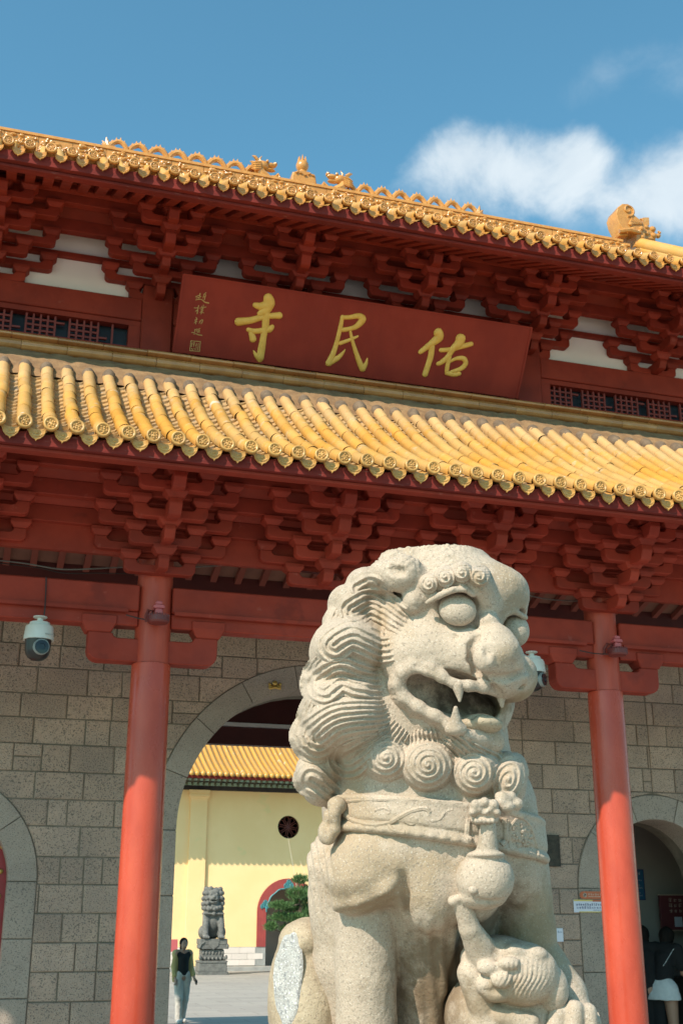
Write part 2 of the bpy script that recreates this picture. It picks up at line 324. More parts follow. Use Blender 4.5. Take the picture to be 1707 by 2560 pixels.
# ---- columns with glossy lower sleeve and bow-shaped arm under the beam
def arm_poly(h, e, H, seat, dip, rc, inner=0.0):
    """bow arm outline (x, z), top of seat at z=0; symmetrical"""
    r_ = []
    r_.append((h - seat, 0)); r_.append((e, 0)); r_.append((e, -H + rc))
    for k in range(1, 4): a = R(90) * k / 4; r_.append((e - rc + rc * math.cos(a), -H + rc - rc * math.sin(a)))
    r_.append((e - rc, -H))
    top = [(h - seat - dip * 1.0, -dip), (h - seat - dip * .45, -dip * .82), (h - seat - dip * .08, -dip * .4)]
    right = [p for p in r_]
    out = [(-x, z) for x, z in reversed(right)]         # left: bottom .. seat
    out2 = [(-x, z) for x, z in reversed(top)]
    return out + out2 + top + right
def frustum(w0, w1, d0, d1, z0, zm, z1):
    """bearing block: tapered foot then straight top"""
    m = MB(); q = []
    for (w, d, z) in ((w0, d0, z0), (w1, d1, zm), (w1, d1, z1)): q += [(-w, -d, z), (w, -d, z), (w, d, z), (-w, d, z)]
    f = [(3, 2, 1, 0), (8, 9, 10, 11)]
    for l_ in (0, 4):
        for i in range(4): j = (i + 1) % 4; f.append((l_ + i, l_ + j, l_ + 4 + j, l_ + 4 + i))
    return m.add(q, f)
def bev(me, w=.006, seg=1):
    bm = bmesh.new(); bm.from_mesh(me); bmesh.ops.bevel(bm, geom=[e for e in bm.edges if len(e.link_faces) == 2 and e.calc_face_angle(0) > .5], offset=w, segments=seg, affect='EDGES', clamp_overlap=True); bm.to_mesh(me); bm.free(); return me

big = MB().prism(arm_poly(.478, .585, .255, .108, .045, .10), -.085, .085)
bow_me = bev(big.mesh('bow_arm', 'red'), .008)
bb = frustum(.108, .155, .085, .11, 0, .085, .155); bb_me = bev(bb.mesh('bow_block', 'red'), .008)
for i, cx in enumerate((-2.06, 1.524, 6.124, 9.71)):
    m = gmb(); m.lathe([(.175, 0), (.175, .25), (.172, 1.5), (.168, 3.92), (.168, 3.93), (.162, 3.935), (.162, 4.2), (.160, 4.97)], (cx, YC, 0), seg=32)
    c = m.obj('column', 'redcol', gate, True)
    m = gmb(); m.lathe([(.30, 0), (.31, .06), (.29, .12), (.24, .18), (.19, .2), (.17, .2)], (cx, YC, 0), seg=32); m.obj('plinth', 'arch', c, True)
    m = gmb(); m.lathe([(.1835, .18), (.181, 1.2), (.1785, 2.4), (.1755, 3.90), (.174, 3.925), (.166, 3.928)], (cx, YC, 0), seg=40); m.obj('lacquer_sleeve', 'redgloss', c, True)
    if 0 < i < 3:
        a = obj('bow_arm', bow_me, gate, gl((cx, YC, 4.19)))
        for s_ in (-1, 1): obj('bow_block', bb_me, a, (s_ * .495, 0, .0))

# ---- beams between the columns
spans = [(-2.06 + .15, 1.524 - .15), (1.524 + .15, 6.124 - .15), (6.124 + .15, 9.71 - .15)]
for a, b in spans:
    m = gmb(); m.box((a, 10.53, 4.395), (b, 10.77, 4.64)); t = m.obj('tie_beam', 'red', gate)
    bev(t.data, .012)
    m = gmb(); m.box((a, 10.56, 4.262), (b, 10.74, 4.393)); t = m.obj('lower_tie_beam', 'red', gate); bev(t.data, .008)
    m = gmb(); m.box((a + .02, 10.50, 4.372), (b - .10, 10.528, 4.405)); m.obj('cable_conduit', 'red', gate)
m = gmb(); m.box((-3.9, 10.47, 4.885), (11.6, 10.53, 5.13)); m.obj('bracket_board', 'red', gate)

# ---- bracket sets (dougong)
PY = [10.45, 10.20, 9.93, 9.68]; PZ = [4.885, 5.08, 5.25, 5.43]
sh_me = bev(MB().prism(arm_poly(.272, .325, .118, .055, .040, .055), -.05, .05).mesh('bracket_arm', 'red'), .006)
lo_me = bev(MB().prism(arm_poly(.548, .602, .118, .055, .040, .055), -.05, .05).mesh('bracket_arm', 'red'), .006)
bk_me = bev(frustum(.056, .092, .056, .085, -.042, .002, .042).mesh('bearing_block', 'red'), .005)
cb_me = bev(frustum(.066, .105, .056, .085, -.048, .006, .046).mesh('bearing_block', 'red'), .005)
def nose_mesh():
    m = MB()
    for k in range(4):
        y1 = PY[k] + .12; y0 = (PY[k + 1] if k < 3 else PY[3] - .17) - .01; zt = PZ[k] - .045; w = .048 if k < 2 else .056
        H = (.125, .125, .155, .14)[k]
        pr = [(y1, zt), (y1, zt - H * .8), (y0 + .07, zt - H), (y0 + .015, zt - H * .92), (y0 - .03, zt - H * .35), (y0 - .02, zt)]
        m.prism(pr, -w, w, axis='x')
    return bev(m.mesh('bracket_spine', 'red'), .006)
nose_me = nose_mesh()
def bracket(cx, dy, dz, wallplane=True):
    b = obj('bracket_set', nose_me, gate, gl((cx, dy, dz)))
    for k in range(4):
        obj('bracket_arm', sh_me, b, (0, PY[k], PZ[k] - .042))
        for s_ in (-1, 1): obj('bearing_block', bk_me, b, (s_ * .272, PY[k], PZ[k]))
        obj('bearing_block', cb_me, b, (0, PY[k] - (.23 if k < 3 else 0.0), PZ[k] + (.0 if k < 3 else .02)))
        if k < 3:
            obj('bracket_arm', lo_me, b, (0, PY[k], PZ[k + 1] - .042))
            for s_ in (-1, 1): obj('bearing_block', bk_me, b, (s_ * .548, PY[k], PZ[k + 1]))
for x in (-2.076, -.276, 1.524, 3.057, 4.591, 6.124, 7.924, 9.724): bracket(x, 0, 0)
UDY, UDZ = 1.47, 3.56
for x in (-1.974, -.204, 1.566, 3.071, 4.577, 6.082, 7.852, 9.622): bracket(x, UDY, UDZ)
def longbox(name, y0, z0, y1, z1, mat='red', x0=-3.9, x1=11.6, par=None, bv=.006):
    m = gmb(); m.box((x0, y0, z0), (x1, y1, z1)); o = m.obj(name, mat, par or gate); 
    if bv: bev(o.data, bv)
    return o
for dy, dz in ((0, 0), (UDY, UDZ)):
    if not dy: longbox('eave_beam', 10.40 + dy, 5.128 + dz, 10.51 + dy, 5.285 + dz)
    longbox('eave_beam', 10.15 + dy, 5.297 + dz, 10.25 + dy, 5.445 + dz)
    longbox('eave_beam', 9.88 + dy, 5.472 + dz, 9.98 + dy, 5.60 + dz)
    longbox('eave_beam', 9.635 + dy, 5.474 + dz, 9.725 + dy, 5.545 + dz)
    m = gmb(); m.tube([(-3.9, 9.66 + dy, 5.60 + dz), (11.6, 9.66 + dy, 5.60 + dz)], .068, 16); m.obj('purlin', 'red', gate, True)
    # sloping soffit boards between the beams
    for (ya, za), (yb, zb) in (((10.41, 5.285), (10.24, 5.44)) if not dy else ((10.56, 5.60), (10.24, 5.44)), ((10.16, 5.445), (9.97, 5.60)), ((9.89, 5.60), (9.70, 5.66))):
        m = gmb(); m.prism([(ya + dy, za + dz - .003), (yb + dy, zb + dz - .003), (yb + dy, zb + dz + .02), (ya + dy, za + dz + .02)], -3.9, 11.6, axis='x'); m.obj('soffit_board', 'red', gate)

# ---- roof builders
def roofz(y, Y0, z0, Y1, z1, lin):
    t = (y - Y0) / (Y1 - Y0); d = z1 - z0; return z0 + d * (lin * t + (1 - lin) * t * t)
def disc_mesh():
    m = MB(); m.lathe([(.0, -.012), (.022, -.010), (.030, -.004), (.034, -.012), (.040, -.004), (.052, -.004), (.056, -.018), (.070, -.018), (.077, -.010), (.077, .035), (.060, .035)], axis='y', seg=24)
    r2 = random.Random(3)
    for k in range(9):
        a = k * 2.4; q = .045 * math.sqrt((k + .6) / 9); m.ball((q * math.cos(a), -.008, q * math.sin(a)), (.0125, .012, .0095), 7, 5)
    return m.mesh('eave_disc', 'tileend', 'all')
def drip_mesh():
    w = .083; top = []
    for k in range(9): a = -1 + k / 4; top.append((a * w, -.030 * (1 - a * a)))
    bot = [(w * .98, -.045), (w * .80, -.085), (w * .45, -.118), (w * .12, -.130), (0, -.150), (-w * .12, -.130), (-w * .45, -.118), (-w * .80, -.085), (-w * .98, -.045)]
    m = MB(); m.prism(top + bot, -.009, .009, bev=.004)
    ctr = []
    for k in range(7):
        a = -1 + k / 3; m.ball((a * w * .62, -.010, -.075 - .022 * (1 - a * a)), (.014, .008, .012), 7, 5)
    m.ball((0, -.010, -.065), (.02, .009, .012), 8, 5)
    rim = [(x * .93, -.011, -.062 + (z + .062) * .93 - .004) for x, z in bot]; m.tube(rim, .005, 5)
    # curved pan behind the pendant
    vs = []; fs = []
    for j, (yy, dz) in enumerate(((.0, 0), (.20, .10))):
        for k in range(9): a = -1 + k / 4; vs.append((a * w, yy, -.030 * (1 - a * a) + dz))
    for k in range(8): fs.append((k, k + 1, 10 + k, 9 + k))
    m.add(vs, fs)
    return bev(m.mesh('drip_tile', 'tileend'), .002) if False else m.mesh('drip_tile', 'tileend', True)
disc_me = disc_mesh(); drip_me = drip_mesh(); disc_me.transform(Matrix.Scale(.77, 4)); drip_me.transform(Matrix.Scale(.82, 4))
disc_u, drip_u = disc_me.copy(), drip_me.copy(); disc_u.transform(Matrix.Scale(.88, 4)); drip_u.transform(Matrix.Scale(.88, 4)); disc_u.materials[0] = MAT['amberend']; drip_u.materials[0] = MAT['amberend']
def cover_mesh(L, r_=.057, name='cover_tile', mat='tile'):
    m = MB(); seg = 12; prof = [(0.0, r_ * 1.0), (L - .03, r_ * .985), (L - .028, r_ * 1.03), (L - .004, r_ * 1.03), (L, r_ * .99)]
    vs = []; fs = []; a0, a1 = R(-25), R(205)
    for (y, rr) in prof:
        for k in range(seg + 1): a = a0 + (a1 - a0) * k / seg; vs.append((rr * math.cos(a), y, rr * math.sin(a)))
    for i in range(len(prof) - 1):
        for k in range(seg): fs.append((i * (seg + 1) + k, i * (seg + 1) + k + 1, (i + 1) * (seg + 1) + k + 1, (i + 1) * (seg + 1) + k))
    m.add(vs, fs); me = m.mesh(name, mat, True); return me

# ---- lower roof
E0, EZ, E1, TZ, LIN = 8.87, 5.409, 10.82, 6.787, .72
rz = lambda y: roofz(y, E0, EZ, E1, TZ, LIN)
SP = .1996
m = gmb()
pr = [(E0 + .12 + (E1 + .35 - E0 - .12) * k / 14,) for k in range(15)]
pl = [(p[0], rz(p[0]) - .088) for p in pr]; poly = pl + [(y, z - .06) for y, z in reversed(pl)]
m.prism(poly, -3.9, 11.6, axis='x'); lroof = m.obj('lower_roof', 'tilepan', gate)
ys = np.linspace(E0, E1, 200); zs = np.array([rz(y) for y in ys]); arc = np.r_[0, np.cumsum(np.hypot(np.diff(ys), np.diff(zs)))]; TOT = arc[-1]
def at_arc(s): return float(np.interp(s, arc, ys)), float(np.interp(s, arc, zs))
NT = 9; LT = TOT / NT
cov_me = cover_mesh(LT + .012)
ptmp = MB(GC); rest = MB(GC)
row0 = -8; nrows = 60; XR0 = .0215 * 8.87
for i in range(nrows):
    X = XR0 + SP * (i + row0)
    inview = -.25 < X < 6.75
    for j in range(NT):
        y0, z0 = at_arc(j * LT); y1, z1 = at_arc(min(TOT, (j + 1) * LT)); sl_ = math.atan2(z1 - z0, y1 - y0)
        jx, jz = rng.uniform(-.007, .007), rng.uniform(-.005, .005)
        if inview: ginst('cover_tile', cov_me, (X + jx, y0, z0 + jz), lroof, (sl_ + rng.uniform(-.012, .012), rng.uniform(-.03, .03), rng.uniform(-.022, .022)))
        else:
            c_, s_ = math.cos(sl_), math.sin(sl_)
            rest.add([(X + v.co.x, y0 + v.co.y * c_ - v.co.z * s_, z0 + v.co.y * s_ + v.co.z * c_) for v in cov_me.vertices], [tuple(p.vertices) for p in cov_me.polygons])
    if -1.2 < X < 8.6:
        ginst('eave_disc', disc_me, (X, E0 - .045, EZ + .002), lroof, (R(rng.uniform(-3, 3) + 4), R(rng.uniform(0, 360)), 0))
        ginst('drip_tile', drip_me, (X + SP / 2, E0 + .012, EZ - .016), lroof, (R(rng.uniform(-4, 4) - 7), R(rng.uniform(-3, 3)), 0))
    # pan tiles, lapped courses
    nc = 18
    for j in range(nc):
        y0, z0 = at_arc(TOT * j / nc); y1, z1 = at_arc(TOT * min(1, (j + 1.25) / nc)); vs = []; fs = []
        lift = rng.uniform(.026, .036)
        for (yy, zz, dz) in ((y0 + .012, z0, lift - .034), (y0, z0, lift), (y1, z1, .002)):
            for k in range(6): a = -1 + k * .4; vs.append((X + SP / 2 + a * .075, yy + rng.uniform(-.004, .004) * (dz > .01), zz - .082 + .038 * a * a + dz))
        for l_ in (0, 6):
            for k in range(5): fs.append((l_ + k, l_ + k + 1, l_ + 7 + k, l_ + 6 + k))
        ptmp.add(vs, fs)
    cap = None
tag(obj('cover_tiles', rest.mesh('cover_tiles', 'tile', True, fix=False), lroof), None, None, kind='stuff')
tag(obj('pan_tiles', ptmp.mesh('pan_tiles', 'tilepan', False, fix=False), lroof), None, None, kind='stuff')
cm = MB(); cm.ball((0, 0, 0), (.066, .13, .07), 10, 6); cap_me = cm.mesh('mortar_cap', 'dark', 'all')
for i in range(nrows):
    X = XR0 + SP * (i + row0)
    if -1.2 < X < 9.2: ginst('mortar_cap', cap_me, (X, E1 + .02 + rng.uniform(-.01, .02), TZ + .025), lroof, (R(38), rng.uniform(-.1, .1), rng.uniform(-.1, .1)), (rng.uniform(.95, 1.1), 1, rng.uniform(.9, 1.1)))
# mortar fillet and glazed trim courses
m = gmb(); vs = []; fs = []; nx = 240; pts = [(10.75, 6.69), (10.84, 6.795), (10.93, 6.90), (11.03, 7.0), (11.14, 7.09), (11.25, 7.165), (11.3, 7.205), (11.9, 7.22)]
for i in range(nx + 1):
    x = -3.9 + 15.5 * i / nx
    for (y, z) in pts: vs.append((x, y + rng.uniform(-.008, .008), z + rng.uniform(-.01, .01)))
q = len(pts)
for i in range(nx):
    for k in range(q - 1): fs.append((i * q + k, (i + 1) * q + k, (i + 1) * q + k + 1, i * q + k + 1))
m.add(vs, fs); m.obj('mortar_fillet', 'mortar', lroof, True)
def trim_mesh(pr, L): return bev(MB().prism(pr, 0, L, axis='x').mesh('trim_tile', 'trim', True), .004)
t1 = trim_mesh([(.02, 0), (-.01, .012), (-.03, .04), (-.028, .075), (.0, .10), (.012, .118), (.10, .118), (.10, 0)], .452)
t2 = trim_mesh([(-.02, .122), (-.05, .13), (-.052, .15), (-.03, .168), (.0, .185), (.10, .19), (.10, .122)], .452)
t3 = trim_mesh([(.03, -.07), (.01, -.05), (.015, -.004), (.10, -.004), (.10, -.07)], .452)
for i in range(34):
    x = -3.6 + .455 * i
    ginst('trim_tile', t1, (x + .10, 11.28 + rng.uniform(-.003, .003), 7.20), lroof); ginst('trim_tile', t2, (x, 11.28 + rng.uniform(-.003, .003), 7.20 + rng.uniform(-.002, .002)), lroof)
# eave fascia of the lower roof
def wavy(y0, y1, z0, z1, name):
    m = gmb(); vs = []; fs = []; n = 380
    for i in range(n + 1):
        x = -3.9 + 15.5 * i / n; w = .010 * math.sin(x * 2 * math.pi / SP) + .005 * math.sin(x * 13)
        vs += [(x, y0, z0 + rng.uniform(-.003, .003)), (x, y0, z1 + w), (x, y1, z1 + w), (x, y1, z0)]
    for i in range(n):
        for k in range(4): fs.append((4 * i + k, 4 * i + 4 + k, 4 * i + 4 + (k + 1) % 4, 4 * i + (k + 1) % 4))
    m.add(vs, fs); return m.obj(name, 'fascia', lroof)
wavy(E0 + .035, E0 + .09, EZ - .159, EZ - .054, 'eave_board')
longbox('eave_batten', E0 + .085, EZ - .189, E0 + .18, EZ - .161, 'red', par=lroof)
m = gmb(); m.prism([(E0 + .09, EZ - .158), (9.62, 5.545), (9.62, 5.66), (E0 + .09, EZ - .064)], -3.9, 11.6, axis='x'); m.obj('eave_soffit', 'red', lroof)
# porch ceiling seen through the gap above the tie beam
m = gmb(); m.prism([(10.9, 6.13), (12.95, 5.45), (12.95, 5.51), (10.9, 6.19)], -3.9, 11.6, axis='x'); pc = m.obj('porch_ceiling', 'board', gate)
rf = MB().prism([(0, 0), (2.02, -.67), (2.02, -.60), (0, .07)], -.035, .035, axis='x').mesh('rafter', 'rafter')
for i in range(50): ginst('rafter', rf, (-3.2 + .285 * i, 10.95, 6.035), pc)
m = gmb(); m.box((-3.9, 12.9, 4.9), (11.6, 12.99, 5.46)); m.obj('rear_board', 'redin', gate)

# ---- upper storey wall, beam, lattice windows
UX = (1.566 - 3.54, 1.566, 6.082, 6.082 + 3.54); YU = 11.93
for x in UX: m = gmb(); m.box((x - .172, 11.84, 7.1), (x + .172, 12.15, 8.47)); bev(m.obj('upper_post', 'red', gate).data, .02)
m = gmb(); m.box((-3.9, 11.98, 8.27), (11.6, 12.06, 9.1)); m.obj('plaster_panel', 'white', gate)
longbox('thin_rail', 11.91, 8.70, 11.975, 8.765)
for a, b in ((UX[0] + .175, UX[1] - .175), (UX[1] + .175, UX[2] - .175), (UX[2] + .175, UX[3] - .175)):
    m = gmb(); m.box((a, 11.86, 8.02), (b, 12.0, 8.285)); bev(m.obj('window_head_beam', 'red', gate).data, .01)
    m = gmb(); m.box((a, 12.02, 7.45), (b, 12.05, 8.02)); wn = m.obj('lattice_window', 'glass', gate)
    m = gmb(); m.box((a, 11.89, 7.958), (b, 12.0, 8.017)); m.box((a, 11.89, 7.45), (b, 12.0, 7.70)); 
    m.box((b - .13, 11.893, 7.70), (b, 12.0, 7.958)); m.box((a, 11.893, 7.70), (a + .13, 12.0, 7.958)); m.obj('window_frame', 'red', wn)
    bars = []
    x = a + .13; u = 0; z0, z1 = 7.70, 7.958; th = .011
    vb = MB().box((-th, 0, 0), (th, .03, z1 - z0)).mesh('lattice_bar', 'lattice'); vs_ = MB().box((-th, 0, 0), (th, .03, (z1 - z0) / 2)).mesh('lattice_bar', 'lattice')
    hb = MB().box((0, .004, -th), (.305, .034, th)).mesh('lattice_bar', 'lattice'); hs = MB().box((0, .004, -th), (.10, .034, th)).mesh('lattice_bar', 'lattice')
    while x < b - .15:
        if x + .46 > b - .13: ginst('lattice_bar', vb, (x, 11.93, z0), wn); break
        for k in range(5):
            me = vb if k in (0, 4) else vb
            ginst('lattice_bar', me, (x + .076 * k, 11.93, z0), wn)
        for zz in (.25, .5, .76): ginst('lattice_bar', hb, (x, 11.93, z0 + (z1 - z0) * zz), wn)
        ginst('lattice_bar', hs, (x + .305, 11.93, z0 + (z1 - z0) * (.30 if u % 2 else .72)), wn)
        x += .46; u += 1

# ---- upper roof
F0, FZ, F1, GZ = 10.0, 8.70, 14.05, 11.50
uz = lambda y: roofz(y, F0, FZ, F1, GZ, .80)
m = gmb(); pl = [(F0 + .12 + (F1 - F0 - .12) * k / 12, 0) for k in range(13)]; pl = [(y, uz(y) - .065) for y, _ in pl]
back = [(2 * 14.16 - y, z) for y, z in reversed(pl)]
m.prism(pl + back + [(y, z - .08) for y, z in reversed(pl + back)], -3.9, 9.9, axis='x'); uroof = m.obj('upper_roof', 'tilepan', gate)
SPU = .197
def row_mesh():
    vs = []; fs = []; seg = 8; n = 12
    for i in range(n + 1):
        y = F0 + (F1 - F0) * i / n; dzy = (uz(y + .01) - uz(y - .01)) / .02; nn = Vector((0, -dzy, 1)).normalized()
        for k in range(seg + 1): a = R(-25) + R(230) * k / seg; vs.append((.057 * math.cos(a), y - F0 + .057 * math.sin(a) * nn.y, uz(y) - FZ + .057 * math.sin(a) * nn.z))
    for i in range(n):
        for k in range(seg): q = i * (seg + 1) + k; fs.append((q, q + 1, q + seg + 2, q + seg + 1))
    return MB().add(vs, fs).mesh('tile_row', 'tile', True)
rm = row_mesh(); r0 = .0421 * 10.0
for i in range(-10, 52):
    X = r0 + SPU * i
    if X > 9.8: break
    ginst('tile_row', rm, (X, F0, FZ), uroof)
    ginst('eave_disc', disc_u, (X, F0 - .045, FZ + .002), uroof, (R(rng.uniform(-3, 3) + 5), R(rng.uniform(0, 360)), 0))
    ginst('drip_tile', drip_u, (X + SPU / 2, F0 + .012, FZ - .016), uroof, (R(rng.uniform(-4, 4) - 7), R(rng.uniform(-3, 3)), 0))
m = gmb()
vs = []; fs = []; n = 200
for i in range(n + 1):
    x = -3.9 + 13.9 * i / n; w = .008 * math.sin(x * 2 * math.pi / SPU)
    vs += [(x, F0 + .035, FZ - .155 + rng.uniform(-.004, .004)), (x, F0 + .035, FZ - .05 + w), (x, F0 + .12, FZ - .05 + w), (x, F0 + .12, FZ - .155)]
for i in range(n):
    for k in range(4): fs.append((4 * i + k, 4 * i + 4 + k, 4 * i + 4 + (k + 1) % 4, 4 * i + (k + 1) % 4))
m.add(vs, fs); m.obj('eave_board', 'fascia', uroof)
longbox('eave_batten', F0 + .09, FZ - .19, F0 + .18, FZ - .158, 'fascia', x1=9.9, par=uroof)
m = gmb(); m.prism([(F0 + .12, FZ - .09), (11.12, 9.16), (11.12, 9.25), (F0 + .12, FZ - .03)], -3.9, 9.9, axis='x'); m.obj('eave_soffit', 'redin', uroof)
rfm = MB().prism([(0, 0), (.95, .49), (.95, .57), (0, .08)], -.05, .05, axis='x').mesh('rafter', 'red')
for i in range(76): ginst('rafter', rfm, (-3.7 + .179 * i, F0 + .17, FZ - .17), uroof)
# ridge with relief panels
m = gmb(); m.box((-3.9, 14.06, 11.3), (8.95, 14.26, 11.69)); m.box((-3.9, 14.02, 11.69), (8.95, 14.30, 11.73), 0); m.tube([(-3.9, 14.16, 11.735), (8.95, 14.16, 11.735)], .055, 10)
ridge = m.obj('ridge', 'ridge', uroof, True)
def relief(seed):
    r2 = random.Random(seed); m = MB(); m.box((0, -.015, .0), (.44, .03, .33))
    for k in range(26):
        x, z = r2.uniform(.03, .41), r2.uniform(.10, .31); q = r2.uniform(.022, .05); m.ball((x, -.016, z), (q, .03, q * r2.uniform(.5, 1)), 8, 5)
    for k in range(3):
        cx, cz = r2.uniform(.1, .34), r2.uniform(.17, .27); m.tube([(cx + (.015 + .006 * t) * math.cos(t), -.02, cz + (.015 + .006 * t) * math.sin(t)) for t in np.linspace(0, 6, 14)], .011, 5)
    return m.mesh('relief_panel', 'ridge', True)
rel = [relief(s_) for s_ in (1, 2, 5, 8)]
for i in range(29): ginst('relief_panel', rel[(i * 7) % 4], (-3.88 + .447 * i, 14.05, 11.355), uroof)
# two dragons racing towards the flaming pearl
def dragon(x0, x1, sgn):
    """x0 tail, x1 head; body of small arches along the ridge"""
    m = gmb(); n = 8; L = abs(x1 - x0); path = []; rad = []
    for i in range(n * 10 + 1):
        t = i / (n * 10); ph = t * n * math.pi; z = 11.775 + .150 * abs(math.sin(ph)) ** .7
        path.append((x0 + sgn * L * t, 14.16 + .01 * math.sin(ph * 2), z)); rad.append(.034 + .009 * math.sin(math.pi * t))
    m.tube(path, rad, 8)
    for i in range(2, n * 10 - 1, 2):
        p = path[i]
        if p[2] > 11.86: m.lathe([(.017, 0), (.012, .022), (.0, .05)], (p[0], p[1], p[2] + rad[i] * .85), seg=5)
    # tail flame
    for a, l_ in ((100, .17), (70, .12), (130, .13), (150, .10), (45, .09)):
        q = Vector((math.cos(R(a)) * (1 if sgn > 0 else -1), 0, math.sin(R(a)))); b0 = Vector((x0, 14.16, 11.80)); m.tube([b0, b0 + q * l_ * .5, b0 + q * l_], [.035, .03, .004], 6)
    m.box((min(x0, x0 - sgn * .06), 14.11, 11.73), (max(x0, x0 + sgn * .1), 14.21, 11.81))
    # head: skull, open jaws, horn, mane, claw
    hx = x1; H = lambda a, b, c: (hx + sgn * a, 14.16 + b, 11.745 + c)
    m.ball(H(-.02, 0, .22), (.10, .075, .075), 10, 7); m.ball(H(.10, 0, .245), (.085, .055, .04), 10, 7); m.ball(H(.165, 0, .275), (.035, .05, .035), 8, 6); m.ball(H(.09, 0, .165), (.085, .045, .026), 8, 6)
    m.tube([H(-.05, .0, .27), H(-.06, 0, .33), H(-.03, 0, .38)], [.022, .016, .004], 6)
    for b in (-.05, .05):
        m.ball(H(.04, b, .275), .024, 7, 5); m.tube([H(-.1, b, .26), H(-.15, b * 1.4, .30), H(-.19, b * 1.4, .31)], [.03, .024, .005], 6)
        for k in range(4): m.tube([H(-.06, b * 1.2, .23 - k * .035), H(-.14, b * 1.5, .20 - k * .035), H(-.20, b * 1.2, .19 - k * .03)], [.026, .024, .006], 6)
    m.tube([H(-.1, 0, .2), H(-.04, 0, .08), H(.06, 0, .03)], [.07, .075, .06], 8); m.tube([H(.04, .03, .05), H(.16, .03, .07), H(.22, .03, .13), H(.235, .03, .07), H(.22, .03, .0)], [.04, .035, .035, .04, .03], 7)
    for k in range(6): m.ball(H(-.05 + .045 * k, -.05, .02 + .012 * math.sin(k * 2)), (.03, .02, .022), 7, 5)
    return m.obj('ridge_dragon', 'ridge', uroof, True)
dragon(1.06, 3.26, 1); dragon(6.58, 4.38, -1)
m = gmb(); m.prism([(3.64, 11.73), (4.02, 11.73), (4.00, 11.88), (3.90, 11.925), (3.76, 11.93), (3.66, 11.88)], 14.04, 14.28, bev=.02)
m.lathe([(.075, 11.92), (.065, 11.96), (.055, 11.99), (.062, 12.0), (.085, 12.03), (.095, 12.075), (.088, 12.12), (.06, 12.15), (.04, 12.15)], (3.83, 14.16, 0), seg=18)
for k in range(7): a = k * .9; m.lathe([(.022, 12.12), (.019, 12.17), (.0, 12.235 + .02 * (k % 2))], (3.83 + .055 * math.cos(a), 14.16 + .055 * math.sin(a), 0), seg=6)
for k in range(5): m.tube([(3.70 + .06 * k, 14.03, 11.86 + .02 * math.sin(k * 2.2)), (3.74 + .06 * k, 14.03, 11.87 + .02 * math.sin(k * 2.2 + 1))], .014, 6)
m.obj('ridge_finial', 'ridge', uroof, True)
# owl-tail ornament and descending ridge at the end of the main ridge
cz = lambda x, y: tuple(onY((1500 + x * .132) / K8, (500 + y * .132) / K8, 14.16)[[0, 2]])
out = [(320, 640), (240, 480), (205, 340), (240, 230), (330, 165), (430, 165), (520, 230), (555, 310), (545, 375), (600, 420), (700, 500), (745, 560), (760, 700), (740, 900), (640, 985), (520, 985), (560, 930), (600, 800), (560, 730), (430, 700), (420, 770), (260, 770), (240, 740), (300, 660)]
m = gmb(); m.prism([cz(*p) for p in out], 14.01, 14.31, bev=.012)
sx, sz = cz(430, 290); m.tube([(sx + (.016 + .0125 * t) * math.cos(-t), 14.005, sz + (.016 + .0125 * t) * math.sin(-t)) for t in np.linspace(0, 8, 26)], .017, 6)
for k in range(9):
    p, q = cz(440 + 26 * k, 560 - 0 * k), cz(500 + 24 * k, 440 + 12 * k); m.tube([(p[0], 14.005, p[1]), ((p[0] + q[0]) / 2, 13.99, (p[1] + q[1]) / 2), (q[0], 14.005, q[1])], .013, 5)
for (px, py, rr) in ((470, 560, .035), (520, 660, .045), (640, 700, .04), (700, 800, .035), (360, 655, .025), (600, 930, .035), (680, 640, .04)): p = cz(px, py); m.ball((p[0], 14.0, p[1]), (rr, rr * .8, rr), 8, 6)
p0, p1 = cz(250, 700), cz(600, 720); m.tube([(p0[0], 13.99, p0[1]), ((p0[0] + p1[0]) / 2, 13.95, p0[1] + .03), (p1[0], 13.99, p1[1])], .035, 7)
m.prism([cz(770, 370), cz(880, 370), cz(885, 510), cz(765, 510)], 14.1, 14.22)
for k in range(5): p = cz(760 + 28 * k, 365); m.ball((p[0], 14.16, p[1]), .018, 6, 5)
m.prism([cz(740, 520), cz(980, 560), cz(1010, 800), cz(740, 800)], 14.08, 14.24, bev=.03)
for (px, py, rr) in ((820, 560, .05), (940, 600, .06), (830, 680, .055), (960, 720, .06), (1050, 720, .045), (1080, 660, .025), (1060, 640, .02)): p = cz(px, py); m.ball((p[0], 14.10, p[1]), (rr, rr, rr * .9), 8, 6)
m.obj('owl_tail_ornament', 'ridge', uroof, True)
a = onY((1500 + 780 * .132) / K8, (500 + 850 * .132) / K8, 14.0); b = onY((1500 + 1650 * .132) / K8, (500 + 1045 * .132) / K8, 13.3)
d_ = b - a; path = [a - d_ * .02, a, a + d_ * .5, b, b + d_ * .35 + np.array([0, 0, -.05])]
m = gmb(); m.tube(path, .10, 14); m.obj('descending_ridge', 'tile', uroof, True)
m = gmb(); m.tube([p + np.array([0, -.02, -.12]) for p in path], .07, 10); m.obj('descending_ridge_base', 'tile', uroof, True)
# right end of the upper roof beyond the ridge end
m = gmb(); m.prism([(F0 + .05, FZ - .07), (12.4, uz(12.4) - .09), (13.9, 11.0), (13.9, 10.8), (F0 + .05, FZ - .15)], 9.9, 12.2, axis='x'); m.obj('roof_end', 'tile', uroof)

